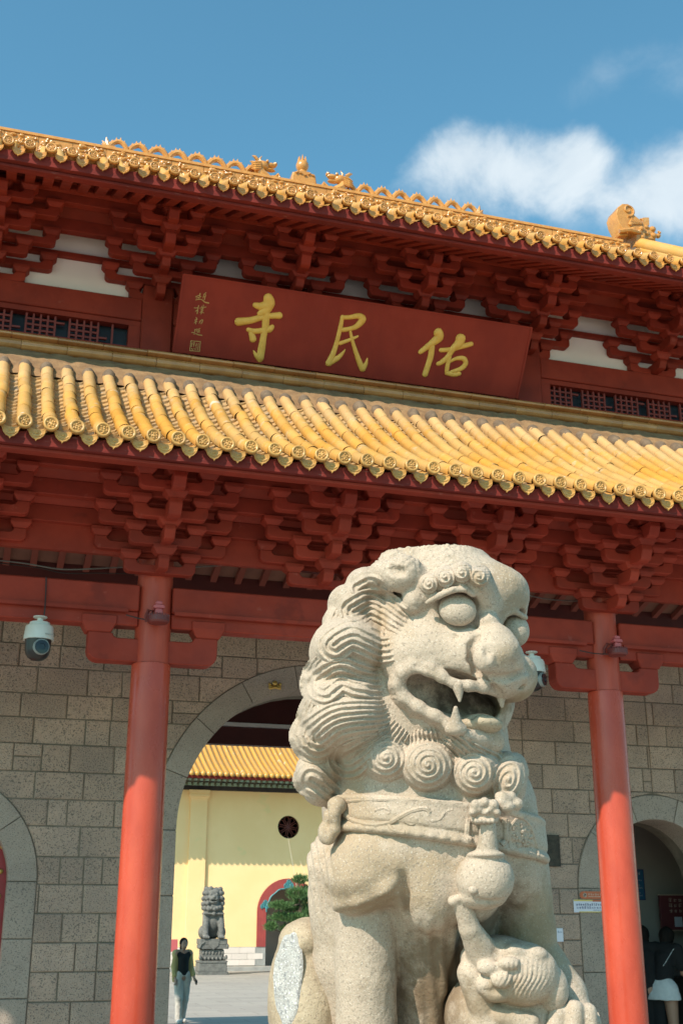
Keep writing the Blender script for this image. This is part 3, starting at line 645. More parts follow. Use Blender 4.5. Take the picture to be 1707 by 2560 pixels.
# ---- rear half of the gate (seen through the arch)
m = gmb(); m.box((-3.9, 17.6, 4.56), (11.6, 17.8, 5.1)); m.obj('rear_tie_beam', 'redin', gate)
m = gmb(); m.box((-3.9, 17.56, 4.505), (11.6, 17.84, 4.556)); m.obj('rear_beam_skylit_edge', 'white', gate)  # pale strip: skylight on the beam's underside put into its colour
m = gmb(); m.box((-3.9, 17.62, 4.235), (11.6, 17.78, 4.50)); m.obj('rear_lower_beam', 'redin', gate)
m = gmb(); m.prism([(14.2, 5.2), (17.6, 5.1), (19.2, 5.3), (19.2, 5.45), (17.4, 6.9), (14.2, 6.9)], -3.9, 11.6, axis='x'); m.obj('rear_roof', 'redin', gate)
m = gmb(); m.prism([(14.16, 11.4), (18.15, 8.75), (18.15, 8.6), (16.4, 8.9), (16.4, 6.5), (14.16, 6.5)], -3.9, 9.9, axis='x'); m.obj('rear_upper_roof', 'tile', gate)
for x in (1.524, 6.124):
    m = gmb(); m.lathe([(.18, 0), (.17, 4.5)], (x - .0, 17.7, 0), seg=20); m.obj('rear_column', 'redcol', gate, True)
# ================================================================= stone wall with three arches
WX0, WX1, WZ1 = -3.6, 11.4, 4.90
ARCH = [(3.824, 2.655, 1.606, 1.87), (-.27, 2.12, .80, 1.085), (8.03, 2.10, .80, 1.085)]       # centre x, spring z, inner r, outer r
def archpts(cx, zc, r_, n=24): return [(cx - r_ * math.cos(math.pi * k / n), zc + r_ * math.sin(math.pi * k / n)) for k in range(n + 1)]
outl = [(WX0, 0)]
for cx, zc, ri, ro in sorted(ARCH): outl += [(cx - ri - .004, 0)] + archpts(cx, zc, ri + .004) + [(cx + ri + .004, 0)]
outl += [(WX1, 0), (WX1, WZ1), (WX0, WZ1)]
m = gmb()
vs = [(x, 13.012, z) for x, z in outl] + [(x, 13.75, z) for x, z in outl]; n = len(outl)
from mathutils.geometry import tessellate_polygon
tri = tessellate_polygon([[Vector((x, z, 0)) for x, z in outl]])
fs = [tuple(t) for t in tri] + [tuple(i + n for i in reversed(t)) for t in tri] + [(i, (i + 1) % n, (i + 1) % n + n, i + n) for i in range(n)]
m.add(vs, fs); wall = m.obj('stone_wall', 'joint', gate)
ZR = [4.85, 4.567, 4.322, 4.036, 3.781, 3.506, 3.221, 2.94, 2.67, 2.366, 2.093, 1.813, 1.531, 1.256, .978, .71, .42, .14, 0.0]
JX = {0: [.25, 1.47], 1: [.45, .88, 1.35, 2.28, 2.66, 6.61, 7.12, 8.02, 8.43], 2: [.66, 1.19, 1.56, 2.41, 6.41, 6.91, 8.12], 3: [.51, .99, 1.47, 2.12, 6.32, 7.01, 7.87, 8.29],
      4: [.66, 1.2, 1.46, 6.32, 6.75, 8.0, 8.51], 5: [.48, .77, 1.06, 1.52, 6.56, 7.03, 7.91, 8.35], 6: [.72, 1.22, 6.67, 7.16], 7: [.87, 1.07, 1.56, 6.86], 8: [1.22], 9: [1.04, 1.28, 1.47],
      10: [1.29], 11: [1.1, 1.47], 12: [1.25, 1.47], 13: [1.1, 1.47], 14: [1.24]}
def bound(x, z):
    """signed clearance helper: left/right limits of stone at height z given arches"""
    for cx, zc, ri, ro in ARCH:
        if z < zc + ro:
            h = ro + .008 if z <= zc else math.sqrt(max(0, (ro + .008) ** 2 - (z - zc) ** 2))
            if abs(x - cx) < h: return cx - h, cx + h
    return None
def stone_poly(x0, x1, z0, z1):
    """rectangle minus arch ring; returns polygon or None"""
    g = .0055; x0 += g; x1 -= g; z0 += g; z1 -= g; zsm = [z0 + (z1 - z0) * k / 6 for k in range(7)]
    Lp, Rp = [], []; cut = False
    xm = (x0 + x1) / 2
    for z in zsm:
        a, b = x0, x1
        for cx, zc, ri, ro in ARCH:
            if z >= zc + ro: continue
            h = ro + .008 if z <= zc else math.sqrt(max(0, (ro + .008) ** 2 - (z - zc) ** 2))
            if xm < cx: 
                if b > cx - h: b = cx - h; cut = True
            else:
                if a < cx + h: a = cx + h; cut = True
        if b - a > .015: Lp.append((a, z)); Rp.append((b, z))
    if len(Lp) < 2: return None
    if not cut: return [(x0, z0), (x1, z0), (x1, z1), (x0, z1)]
    return Lp[::-1] + Rp                      # left side top->bottom then right side bottom->top
stones = []
for k in range(len(ZR) - 1):
    z1, z0 = ZR[k], ZR[k + 1]; js = sorted(JX.get(k, []) + [3.824, -.27, 8.03])
    js = [WX0] + js + [WX1]; full = [js[0]]
    for a, b in zip(js, js[1:]):
        while b - full[-1] > .80:
            full.append(full[-1] + rng.uniform(.40, .68)) if b - full[-1] > 1.05 else full.append((full[-1] + b) / 2 + rng.uniform(-.05, .05))
        full.append(b)
    for a, b in zip(full, full[1:]):
        if a in (3.824, -.27, 8.03) or b in (3.824, -.27, 8.03):
            pass
        parts = [(a, b, z0, z1)]
        if (k == 5 and abs(a - .48) < .01) or (rng.random() < .04 and b - a < .6): zm = z0 + (z1 - z0) * rng.uniform(.42, .56); parts = [(a, b, z0, zm), (a, b, zm, z1)]
        for (a_, b_, c_, d_) in parts:
            P = stone_poly(a_, b_, c_, d_)
            if P: stones.append((P, (a_ + b_) / 2, (c_ + d_) / 2))
def stone_obj(P, mat, d0, depth=.06, name='stone', parent=None):
    cx = sum(p[0] for p in P) / len(P); cz_ = sum(p[1] for p in P) / len(P); n = len(P); b = .008
    vs = []; dep = 13.0 + d0
    tx, tz = rng.uniform(-.006, .006), rng.uniform(-.006, .006)
    for inset, y in ((b * 1.5, dep), (b * .4, dep + b * .5), (0, dep + b * 1.6), (0, dep + depth)):
        for x, z in P:
            dx, dz = cx - x, cz_ - z; l_ = math.hypot(dx, dz) or 1
            k_ = min(.45, inset / l_ * 1.3); vs.append((x + dx * k_, y + (x - cx) * tx + (z - cz_) * tz, z + dz * k_))
    fs = [tuple(range(n))]
    for r_ in range(3):
        for i in range(n): j = (i + 1) % n; fs.append((r_ * n + j, r_ * n + i, (r_ + 1) * n + i, (r_ + 1) * n + j))
    me = MB(GC).add(vs, fs).mesh(name, mat); return obj(name, me, parent or wall)
stones.sort(key=lambda s: abs(s[1] - 3.8) - (2.0 if s[2] > .5 else 0))
extra = MB(GC)
for i, (P, sx_, sz_) in enumerate(stones):
    o = stone_obj(P, 'stone', rng.uniform(-.006, .008))
    if i >= 300:
        extra.add([tuple(Vector(v.co) + Vector(GC)) for v in o.data.vertices], [tuple(p.vertices) for p in o.data.polygons]); bpy.data.objects.remove(o)
if extra.v: tag(obj('stones', extra.mesh('stones', 'stone', False, fix=False), wall), None, None, kind='stuff')
# voussoirs and jamb stones
for cx, zc, ri, ro in ARCH:
    nv = 9 if ri > 1 else 5; ring = []
    cuts = [math.pi * (k / nv) for k in range(nv + 1)]
    for a0, a1 in zip(cuts, cuts[1:]):
        g = .005 / ro; st = 6; P = [(cx - ri * math.cos(a0 + g + (a1 - a0 - 2 * g) * k / st), zc + ri * math.sin(a0 + g + (a1 - a0 - 2 * g) * k / st)) for k in range(st + 1)]
        Q = [(cx - ro * math.cos(a0 + g + (a1 - a0 - 2 * g) * k / st), zc + ro * math.sin(a0 + g + (a1 - a0 - 2 * g) * k / st)) for k in range(st + 1)]
        vs = []; n2 = st + 1; off = rng.uniform(-.012, -.004)
        for y, e in ((13.0 + off, .004), (13.0 + off + .008, 0), (13.50, 0)):
            vs += [(p[0] + (q[0] - p[0]) * e / .3, y, p[1] + (q[1] - p[1]) * e / .3) for p, q in zip(P, Q)] + [(q[0] - (q[0] - p[0]) * e / .3, y, q[1] - (q[1] - p[1]) * e / .3) for p, q in zip(P, Q)]
        fs = []; w_ = 2 * n2
        for k in range(st): fs.append((k, k + 1, n2 + k + 1, n2 + k))
        loop = list(range(n2)) + list(range(w_ - 1, n2 - 1, -1))
        for l_ in (0, w_):
            for i in range(len(loop)): a, b = loop[i], loop[(i + 1) % len(loop)]; fs.append((l_ + a, l_ + b, l_ + w_ + b, l_ + w_ + a))
        obj('voussoir', MB(GC).add(vs, fs).mesh('voussoir', 'arch'), wall)
    for s_ in (-1, 1):
        z = 0
        while z < zc - .05:
            h = rng.uniform(.55, .75) if ri > 1 else rng.uniform(.4, .7)
            if zc - z - h < .25: h = zc - z
            xa, xb = sorted((cx + s_ * ri, cx + s_ * ro)); m = gmb(); m.box((xa, 13.0 + rng.uniform(-.012, -.004), z + .004), (xb, 13.50, z + h - .004)); bev(m.obj('jamb_stone', 'arch', wall).data, .006); z += h
# door in the left arch
m = gmb(); m.prism([(-.27 - .80, 0)] + archpts(-.27, 2.12, .80) + [(-.27 + .80, 0)], 13.30, 13.36); door = m.obj('door', 'door', gate)
st = MB(); st.lathe([(.028, 0), (.026, -.012), (.016, -.022), (0, -.026)], axis='y', seg=10); st_me = st.mesh('door_stud', 'brass', 'all')
for i in range(7):
    for j in range(9):
        x, z = -.27 - .66 + .22 * i, .5 + .245 * j
        if math.hypot(x + .27, max(0, z - 2.12)) < .76: ginst('door_stud', st_me, (x + .075, 13.299, z + .01), door)
# room behind the right arch
m = gmb(); m.box((6.6, 15.35, 0), (11.2, 15.45, 3.3)); m.box((6.5, 13.76, 0), (6.6, 15.45, 3.3)); m.box((6.5, 13.76, 3.3), (11.2, 15.45, 3.4)); m.box((11.2, 13.76, 0), (11.3, 15.45, 3.4))
m.obj('interior_wall', 'interior', gate)
# passage walls and vault behind the middle arch
for xa in (2.1, 5.49): m = gmb(); m.box((xa, 13.76, 0), (xa + .06, 14.4, 4.3)); m.obj('passage_wall', 'interior', gate)

# ================================================================= plaque with calligraphy
PT, PB = (11.25, 8.318), (11.72, 7.632)
pn = Vector((0, -(PT[1] - PB[1]), -(PB[0] - PT[0]))).normalized()      # faces down and outwards
if pn.y > 0: pn = -pn
def onplaque(x, y):               # full-resolution photograph pixel -> point on the board
    d = Vector(ray(x, y)); o = Vector(_O); q = Vector((0, PT[0], PT[1])); return o + d * ((q - o).dot(pn) / d.dot(pn))
TL, TR, BR_, BL = onplaque(427 * K8, 630 * K8), onplaque(1218 * K8, 757 * K8), onplaque(1187 * K8, 916 * K8), onplaque(395 * K8, 805 * K8)
x0 = (TL.x + BL.x) / 2; x1 = (TR.x + BR_.x) / 2
plq = empty('name_plaque', ((x0 + x1) / 2, PB[0], PB[1]), 'large maroon name board with gold brush characters leaning out under the upper eaves', 'plaque')
PO = tuple(plq.location)
dn = Vector((0, PB[0] - PT[0], PB[1] - PT[1]))
def pq(x, t, h): return Vector((x, PT[0], PT[1])) + dn * t + pn * h
def slab(m, xa, xb, ta, tb, ha, hb):
    v = [pq(x, t, h) for h in (ha, hb) for (x, t) in ((xa, ta), (xb, ta), (xb, tb), (xa, tb))]
    return m.add(v, [(0, 1, 2, 3), (7, 6, 5, 4), (0, 4, 5, 1), (1, 5, 6, 2), (2, 6, 7, 3), (3, 7, 4, 0)])
m = slab(MB(PO), x0, x1, 0, 1, -.07, 0.0); bev(m.obj('board', 'plaque', plq).data, .006)
m = MB(PO)
for a in ((x0 - .012, x1 + .012, -.012, .012), (x0 - .012, x1 + .012, .985, 1.012), (x0 - .012, x0 + .010, .012, .985), (x1 - .010, x1 + .012, .012, .985)): slab(m, *a, -.072, .008)
m.obj('border', 'plaque', plq)
def strokes(name, data, ox, oy, k, mat, hh, parent, hmax=.03):
    """brush strokes: lists of (x, y, width) in crop pixels, laid on the board as rounded bars"""
    for st_ in data:
        pts = [onplaque(ox + p[0] * k, oy + p[1] * k) for p in st_]
        wd = [p[2] * k / FPX * 12.6 * .56 for p in st_]
        # resample smoothly
        P = [pts[0]]; Wd = [wd[0]]
        for i in range(len(pts) - 1):
            p0, p1, p2, p3 = pts[max(0, i - 1)], pts[i], pts[i + 1], pts[min(len(pts) - 1, i + 2)]
            for s_ in (.25, .5, .75, 1.0):
                t = s_; P.append(.5 * ((2 * p1) + (p2 - p0) * t + (2 * p0 - 5 * p1 + 4 * p2 - p3) * t * t + (3 * p1 - p0 - 3 * p2 + p3) * t ** 3)); Wd.append(wd[i] + (wd[i + 1] - wd[i]) * t)
        vs = []; fs = []; n = len(P); sg = 7
        # rounded caps
        t0 = (P[1] - P[0]).normalized(); t1_ = (P[-1] - P[-2]).normalized()
        P = [P[0] - t0 * Wd[0] * .8, P[0] - t0 * Wd[0] * .5] + P + [P[-1] + t1_ * Wd[-1] * .5, P[-1] + t1_ * Wd[-1] * .8]; Wd = [Wd[0] * .35, Wd[0] * .8] + Wd + [Wd[-1] * .8, Wd[-1] * .35]
        for i, p in enumerate(P):
            t = (P[min(len(P) - 1, i + 1)] - P[max(0, i - 1)]).normalized(); a = t.cross(pn).normalized()
            for j in range(sg): q = math.pi * j / (sg - 1); vs.append(p + a * math.cos(q) * Wd[i] + pn * (.002 + min(hmax, Wd[i] * hh) * math.sin(q)))
        for i in range(len(P) - 1):
            for j in range(sg - 1): fs.append((i * sg + j, i * sg + j + 1, (i + 1) * sg + j + 1, (i + 1) * sg + j))
        fs.append(tuple(range(sg))); fs.append(tuple(range((len(P) - 1) * sg, len(P) * sg))[::-1])
        MB(PO).add(vs, fs).obj(name, mat, parent, True)
def character(label, data, *a, **k):
    b = obj('character', MB(PO).add([pq(x0, 0, -.01)] * 3, [(0, 1, 2)]).mesh('c', 'gold'), plq) if False else None
    strokes('brush_stroke', data, *a, plq, **k)
character('si', [[(1075, 285, 100), (1085, 350, 130), (1045, 430, 105), (985, 470, 70)], [(925, 368, 50), (985, 385, 80), (1050, 380, 110)],
    [(740, 558, 88), (880, 542, 72), (1020, 502, 62), (1110, 492, 60), (1205, 488, 76)], [(1050, 440, 90), (1048, 600, 76), (1025, 720, 68), (1005, 850, 80), (985, 965, 84)],
    [(985, 985, 60), (940, 930, 44), (914, 882, 14)], [(852, 645, 46), (920, 664, 56), (1010, 655, 60), (1090, 640, 76), (1125, 610, 46)], [(875, 660, 40), (900, 725, 70), (908, 755, 76)]],
    430, 680, .22321, 'gold', .55)
character('min', [[(300, 190, 26), (288, 260, 34), (262, 370, 34), (236, 460, 40), (206, 530, 48), (192, 560, 52)], [(295, 200, 30), (360, 198, 34), (425, 188, 42), (458, 212, 58), (420, 262, 44), (370, 286, 34), (300, 298, 34)],
    [(280, 402, 32), (340, 382, 28), (400, 357, 22), (422, 346, 14)], [(205, 556, 38), (260, 520, 42), (300, 482, 24), (322, 448, 5)], [(360, 300, 20), (378, 380, 26), (405, 470, 34), (435, 555, 44), (458, 605, 46)], [(460, 608, 40), (484, 562, 30), (495, 518, 7)]],
    760, 730, .31888, 'gold', .55)
character('you', [[(1048, 315, 74), (1055, 355, 76), (1000, 402, 54), (950, 440, 44), (908, 472, 36)], [(1000, 425, 50), (992, 500, 48), (970, 575, 46), (946, 648, 46)],
    [(1226, 362, 84), (1212, 402, 74), (1160, 452, 50), (1130, 502, 42), (1080, 548, 38), (1046, 564, 32)], [(1068, 456, 34), (1150, 450, 36), (1240, 426, 40), (1310, 407, 38)],
    [(1145, 480, 34), (1126, 560, 36), (1116, 622, 36)], [(1140, 548, 20), (1190, 522, 30), (1248, 522, 40), (1264, 560, 42), (1230, 600, 38), (1150, 627, 26)], [(1116, 634, 38), (1170, 648, 36), (1216, 640, 34)]],
    760, 730, .31888, 'gold', .55)
sig = [[(240, 400, 25), (380, 330, 25)], [(380, 290, 28), (370, 385, 28)], [(260, 440, 20), (410, 390, 22)], [(330, 440, 18), (365, 465, 18)], [(240, 495, 20), (380, 470, 22), (450, 497, 22), (520, 560, 32), (640, 590, 42)], [(480, 330, 18), (560, 270, 22)],
    [(490, 340, 18), (470, 430, 22)], [(520, 310, 20), (545, 335, 22), (525, 430, 26), (500, 500, 20)], [(482, 395, 14), (525, 380, 14)],
    [(200, 740, 26), (320, 740, 22)], [(330, 670, 25), (285, 915, 30)], [(230, 850, 17), (300, 790, 17)], [(360, 750, 17), (560, 710, 20)], [(430, 680, 16), (420, 730, 16)], [(480, 650, 18), (470, 720, 18)], [(390, 790, 14), (490, 762, 14)], [(400, 830, 14), (480, 810, 14)], [(460, 740, 20), (412, 925, 26)], [(370, 890, 16), (410, 850, 16)], [(440, 850, 14), (488, 897, 22)],
    [(255, 1040, 26), (276, 1070, 20)], [(210, 1122, 19), (290, 1082, 21)], [(290, 1087, 17), (192, 1208, 15)], [(255, 1130, 19), (240, 1238, 23)], [(260, 1150, 14), (294, 1170, 15)], [(350, 1170, 17), (430, 1110, 21), (455, 1122, 26), (440, 1180, 23), (406, 1232, 20)], [(405, 1120, 15), (342, 1228, 15)],
    [(200, 1420, 17), (290, 1390, 17)], [(215, 1420, 16), (210, 1500, 16)], [(285, 1395, 16), (280, 1480, 16)], [(215, 1460, 14), (280, 1440, 14)], [(122, 1500, 26), (200, 1510, 19)], [(180, 1550, 19), (250, 1540, 20), (320, 1570, 24), (436, 1588, 27)], [(310, 1400, 16), (378, 1372, 18)], [(320, 1410, 16), (300, 1518, 16)], [(355, 1400, 18), (350, 1508, 18)], [(310, 1460, 14), (350, 1450, 14)],
    [(95, 1762, 22), (390, 1782, 22)], [(390, 1782, 22), (362, 2085, 22)], [(362, 2085, 22), (62, 2062, 22)], [(62, 2062, 22), (95, 1762, 22)],
    [(135, 1820, 26), (115, 1940, 24)], [(195, 1815, 36), (180, 1925, 22)], [(275, 1830, 16), (250, 1920, 38)], [(330, 1840, 20), (310, 2040, 22)], [(265, 1950, 18), (250, 2030, 18)], [(120, 2000, 34), (150, 2030, 22)], [(190, 1985, 22), (215, 2040, 20)]]
strokes('signature_stroke', sig, 470, 710, .0808, 'goldsmall', .5, plq, .008)

# ================================================================= fittings on the gate
def cctv(p, label, yaw):
    e = empty('security_camera', p, label, 'camera', 'security cameras under the tie beam'); e.rotation_euler = (0, 0, yaw)
    m = MB(); m.lathe([(.06, .0), (.062, -.006), (.05, -.014), (.026, -.018), (.026, -.05), (.03, -.052)], seg=20); m.obj('mount', 'camwhite', e, True)
    m = MB(); m.lathe([(.03, -.05), (.085, -.052), (.09, -.06), (.09, -.078), (.115, -.085), (.122, -.098), (.132, -.20), (.134, -.212), (.118, -.212), (.118, -.19)], seg=12); m.obj('housing', 'camwhite', e, True)
    m = MB(); m.lathe([(.115, -.20), (.112, -.215), (.108, -.30), (.10, -.335), (.08, -.365), (.05, -.385), (0, -.392)], seg=24); m.obj('dome', 'black', e, True)
    m = MB(); m.lathe([(.0, -.118), (.066, -.118), (.07, -.112), (.07, -.07)], (0, 0, -.285), axis='y', seg=24); f = m.obj('lens_ring', 'camgrey', e, True)
    m = MB(); m.lathe([(.0, -.121), (.026, -.121), (.028, -.128), (.058, -.126), (.06, -.117)], (0, 0, -.288), axis='y', seg=24); m.obj('lens', 'lens', f, True)
    m = MB()
    for k in range(6): m.box((.018 + .012 * k, -.1316, -.176), (.026 + .012 * k, -.1250, -.171))
    m.obj('maker_mark', 'camgrey', e)
cctv((.51, 10.47, 4.262), 'white dome security camera hanging from the red beam left of the left column', R(14))
p = onY(1219, 1490, 10.5); cctv((p[0], 10.5, 4.262), 'white security camera hanging from the beam, half hidden behind the lion muzzle', R(40))
def flood(cx, label):
    e = empty('floodlight', (cx, YC - .17, 4.28), label, 'light', 'floodlights clamped to the columns')
    m = MB(); m.lathe([(.085, .035), (.098, .03), (.098, -.015), (.085, -.03), (.05, -.035)], (0, -.13, 0), seg=24)
    for k in range(24):
        a = 2 * math.pi * k / 24; m.box((.095 * math.cos(a) - .004, -.13 + .095 * math.sin(a) - .004, -.012), (.095 * math.cos(a) + .004, -.13 + .095 * math.sin(a) + .004, .046))
    m.obj('lamp_head', 'maroonmetal', e, True)
    m = MB(); m.box((-.035, -.165, .05), (.035, -.095, .10), .01); m.box((-.05, -.17, .10), (.05, -.09, .135), .01); m.box((-.03, -.16, .135), (.028, -.1, .17), .008); m.obj('driver_box', 'pink', e)
    m = MB(); m.tube([(-.09, -.03, .0), (-.10, -.05, .05), (-.085, -.09, .09), (-.05, -.12, .085), (-.06, -.08, .04), (-.03, -.1, .03)], .016, 8); m.tube([(0, .02, 0), (0, -.06, 0)], .02, 8); m.obj('bracket', 'maroonmetal', e, True)
flood(1.524, 'maroon finned floodlight with pink box on the left column'); flood(6.124, 'maroon finned floodlight with pink box on the right column')
def cable(name, pts, r_, mat, label):
    P = [Vector(p) for p in pts]; out = []
    for i in range(len(P) - 1):
        p0, p1, p2, p3 = P[max(0, i - 1)], P[i], P[i + 1], P[min(len(P) - 1, i + 2)]
        for s_ in range(6): t = s_ / 6; out.append(.5 * ((2 * p1) + (p2 - p0) * t + (2 * p0 - 5 * p1 + 4 * p2 - p3) * t * t + (3 * p1 - p0 - 3 * p2 + p3) * t ** 3))
    out.append(P[-1]); base = out[0]; m = MB(base); m.tube(out, r_, 6); o = m.obj(name, mat, None, True); o.location = base
    return tag(o, label, 'cable')
o_ = lambda x, y, Y: tuple(onY(x, y, Y))
cable('cable', [o_(-8, 1286, 10.9), o_(60, 1294, 10.9), o_(140, 1307, 10.9), o_(215, 1306, 10.9), o_(320, 1300, 10.9)], .007, 'cable', 'pale cable sagging above the red beam left of the left column')
cable('cable', [o_(-8, 1292, 10.95), o_(90, 1304, 10.95), o_(150, 1316, 10.95), o_(230, 1316, 10.95), o_(325, 1318, 10.95)], .005, 'darkcable', 'dark cable hanging below the pale cable above the left beam')
cable('cable', [o_(395, 1302, 10.9), o_(450, 1302, 10.9), o_(545, 1296, 10.9), o_(620, 1292, 10.9), o_(700, 1300, 10.9)], .006, 'cable', 'pale cable above the beam just right of the left column')
cable('cable', [o_(1195, 1362, 10.9), o_(1250, 1375, 10.9), o_(1320, 1380, 10.9), o_(1400, 1378, 10.9), o_(1470, 1366, 10.9), o_(1568, 1358, 10.9)], .006, 'cable', 'pale cable strung behind the right column above the beam')
cable('cable', [o_(107, 1326, 10.52), o_(106, 1360, 10.515), o_(104, 1395, 10.49), o_(102, 1412, 10.49)], .006, 'darkcable', 'dark cable running down the beam to the left security camera')
cable('cable', [o_(290, 1412, 10.49), o_(320, 1420, 10.46), o_(345, 1424, 10.42), o_(362, 1420, 10.38)], .006, 'darkcable', 'thin lead looping to the floodlight on the left column')
cable('cable', [o_(1330, 1494, 10.49), o_(1360, 1500, 10.46), o_(1385, 1502, 10.42), o_(1400, 1502, 10.38)], .006, 'darkcable', 'thin lead looping to the floodlight on the right column')
# gilded boss on the arch ring
e = MB((3.266, 12.985, 4.25)); 
for (dx, dz, q) in ((0, .035, .03), (-.045, -.01, .03), (.045, -.005, .03), (0, -.005, .026), (-.06, .02, .018), (.06, .025, .018)): e.ball((3.266 + dx, 12.975, 4.25 + dz), (q, .02, q), 9, 6)
e.tube([(3.20, 12.97, 4.22), (3.26, 12.955, 4.235), (3.33, 12.97, 4.225)], .014, 6)
bo = e.obj('gilded_boss', 'brass', None, True); bo.location = (3.266, 12.985, 4.25); tag(bo, 'small gilded cloud boss on the stone ring of the middle arch', 'ornament')

# ================================================================= signs
def glyphs(m, x0, x1, z0, z1, n, y, seed):
    r2 = random.Random(seed); w = (x1 - x0) / n
    for i in range(n):
        cx = x0 + w * (i + .5); h = z1 - z0; a = w * .38
        for k in range(r2.randint(2, 3)): zz = z0 + h * (.12 + .38 * k + r2.uniform(0, .1)); m.box((cx - a * r2.uniform(.6, 1), y, zz), (cx + a * r2.uniform(.6, 1), y + .001, zz + h * .13))
        for k in range(r2.randint(1, 2)): xx = cx + a * r2.uniform(-.7, .6); m.box((xx, y - .0006, z0), (xx + w * .13, y + .0004, z1 - h * r2.uniform(0, .3)))
def sign(name, x0, x1, z0, z1, y, label, mat, border=None, th=.012):
    b = ((x0 + x1) / 2, y, z0); e = empty(name, b, label, 'sign'); m = MB(b); m.box((x0, y, z0), (x1, y + th, z1)); bev(m.obj('panel', mat, e).data, .002)
    if border:
        m = MB(b); t = .012
        for q in ((x0, z0, x1, z0 + t), (x0, z1 - t, x1, z1), (x0, z0 + t, x0 + t, z1 - t), (x1 - t, z0 + t, x1, z1 - t)): m.box((q[0], y - .003, q[1]), (q[2], y, q[3]))
        m.obj('border', border, e)
    return e, b
ys_ = 12.975
e, b = sign('bronze_tablet', 6.36, 6.72, 2.335, 2.69, ys_, 'dark bronze tablet on the stone wall beside the lion', 'bronze', 'bronze', .02)
m = MB(b)
for k in range(6): glyphs(m, 6.41, 6.67, 2.385 + .045 * k, 2.415 + .045 * k, 10, ys_ - .0015, 30 + k)
m.obj('lettering', 'bronze', e)
e, b = sign('notice_sign', 6.857, 7.30, 1.832, 1.972, ys_, 'white notice sign with two rows of dark print left of the right column', 'signwhite')
m = MB(b); m.box((6.858, ys_ - .002, 1.955), (7.1, ys_, 1.9715)); m.box((6.92, ys_ - .002, 1.8325), (7.2, ys_, 1.843)); m.obj('yellow_edge', 'signyellow', e)
m = MB(b); m.box((7.1, ys_ - .002, 1.950), (7.299, ys_, 1.9715)); m.box((7.2, ys_ - .002, 1.8325), (7.299, ys_, 1.845)); m.obj('orange_edge', 'orange', e)
m = MB(b); glyphs(m, 6.885, 7.272, 1.905, 1.930, 14, ys_ - .0015, 1); glyphs(m, 6.885, 7.272, 1.872, 1.896, 12, ys_ - .0015, 2); glyphs(m, 7.10, 7.25, 1.852, 1.860, 8, ys_ - .0015, 3); m.obj('lettering', 'navy', e)
b = (7.1, ys_, 1.98); e = empty('no_entry_sign', b, 'small rounded orange warning sign above the white notice sign', 'sign')
m = MB(b); P = [(6.985 + .042 * math.cos(R(90 + 180 * k / 8)), 2.022 + .042 * math.sin(R(90 + 180 * k / 8))) for k in range(9)] + [(7.235 + .042 * math.cos(R(-90 + 180 * k / 8)), 2.022 + .042 * math.sin(R(-90 + 180 * k / 8))) for k in range(9)]
m.prism(P, ys_, ys_ + .012); m.obj('panel', 'orange', e)
m = MB(b); m.lathe([(.018, -.002), (.018, -.004), (.024, -.004), (.024, -.002)], (7.005, ys_, 2.022), axis='y', seg=16); m.tube([(6.99, ys_ - .003, 2.037), (7.02, ys_ - .003, 2.007)], .003, 5); glyphs(m, 7.04, 7.25, 2.02, 2.04, 7, ys_ - .002, 9); m.box((7.05, ys_ - .002, 2.003), (7.24, ys_ - .001, 2.008)); m.obj('lettering', 'cream', e)
e, b = sign('pale_notice', 6.62, 6.70, 1.515, 1.66, ys_, 'narrow pale blue notice on the wall right of the lion leg', 'signwhite'); m = MB(b); glyphs(m, 6.63, 6.69, 1.61, 1.63, 3, ys_ - .0015, 5); m.obj('lettering', 'bluesign', e)
e, b = sign('blue_notice_board', 8.84, 9.21, 2.01, 2.42, 15.32, 'blue notice board with pale text on the wall inside the right arch', 'bluesign', 'navy', .02)
m = MB(b); glyphs(m, 8.92, 9.16, 2.345, 2.38, 6, 15.3175, 11)
for k in range(7): glyphs(m, 8.90, 9.17 - .03 * (k % 3), 2.06 + .034 * k, 2.078 + .034 * k, 12, 15.3175, 12 + k)
m.obj('lettering', 'signwhite', e)
b = (9.6, 15.1, 0); e = empty('maroon_notice_board', b, 'maroon notice board with pale characters inside the right arch', 'sign')
m = MB(b); m.box((9.30, 15.1, 1.62), (9.95, 15.14, 2.07)); m.obj('panel', 'maroonsign', e)
m = MB(b); m.box((9.29, 15.095, 2.07), (9.96, 15.145, 2.085)); m.box((9.29, 15.095, 1.605), (9.96, 15.145, 1.62)); m.obj('border', 'cream', e)
m = MB(b)
for k in range(3): glyphs(m, 9.42, 9.72, 1.985 - .07 * k, 2.03 - .07 * k, 4, 15.0985, 40 + k)
m.obj('lettering', 'cream', e)
m = MB(b); m.box((9.50, 15.097, 1.66), (9.62, 15.099, 1.79)); m.obj('pale_card', 'signwhite', e)
m = MB(b); m.box((9.35, 15.12, 0), (9.40, 15.16, 1.62)); m.box((9.85, 15.12, 0), (9.90, 15.16, 1.62)); m.obj('stand', 'darkwood', e)
b = (9.55, 14.3, 0); e = empty('dark_counter', b, 'dark wooden counter inside the right arch in front of the women', 'counter')
m = MB(b); m.box((8.98, 13.95, 0), (10.4, 14.7, 1.0), .01); m.obj('cabinet', 'darkwood', e); m = MB(b); m.box((8.93, 13.90, 1.0), (10.45, 14.75, 1.05), .008); m.obj('countertop', 'darkwood', e)
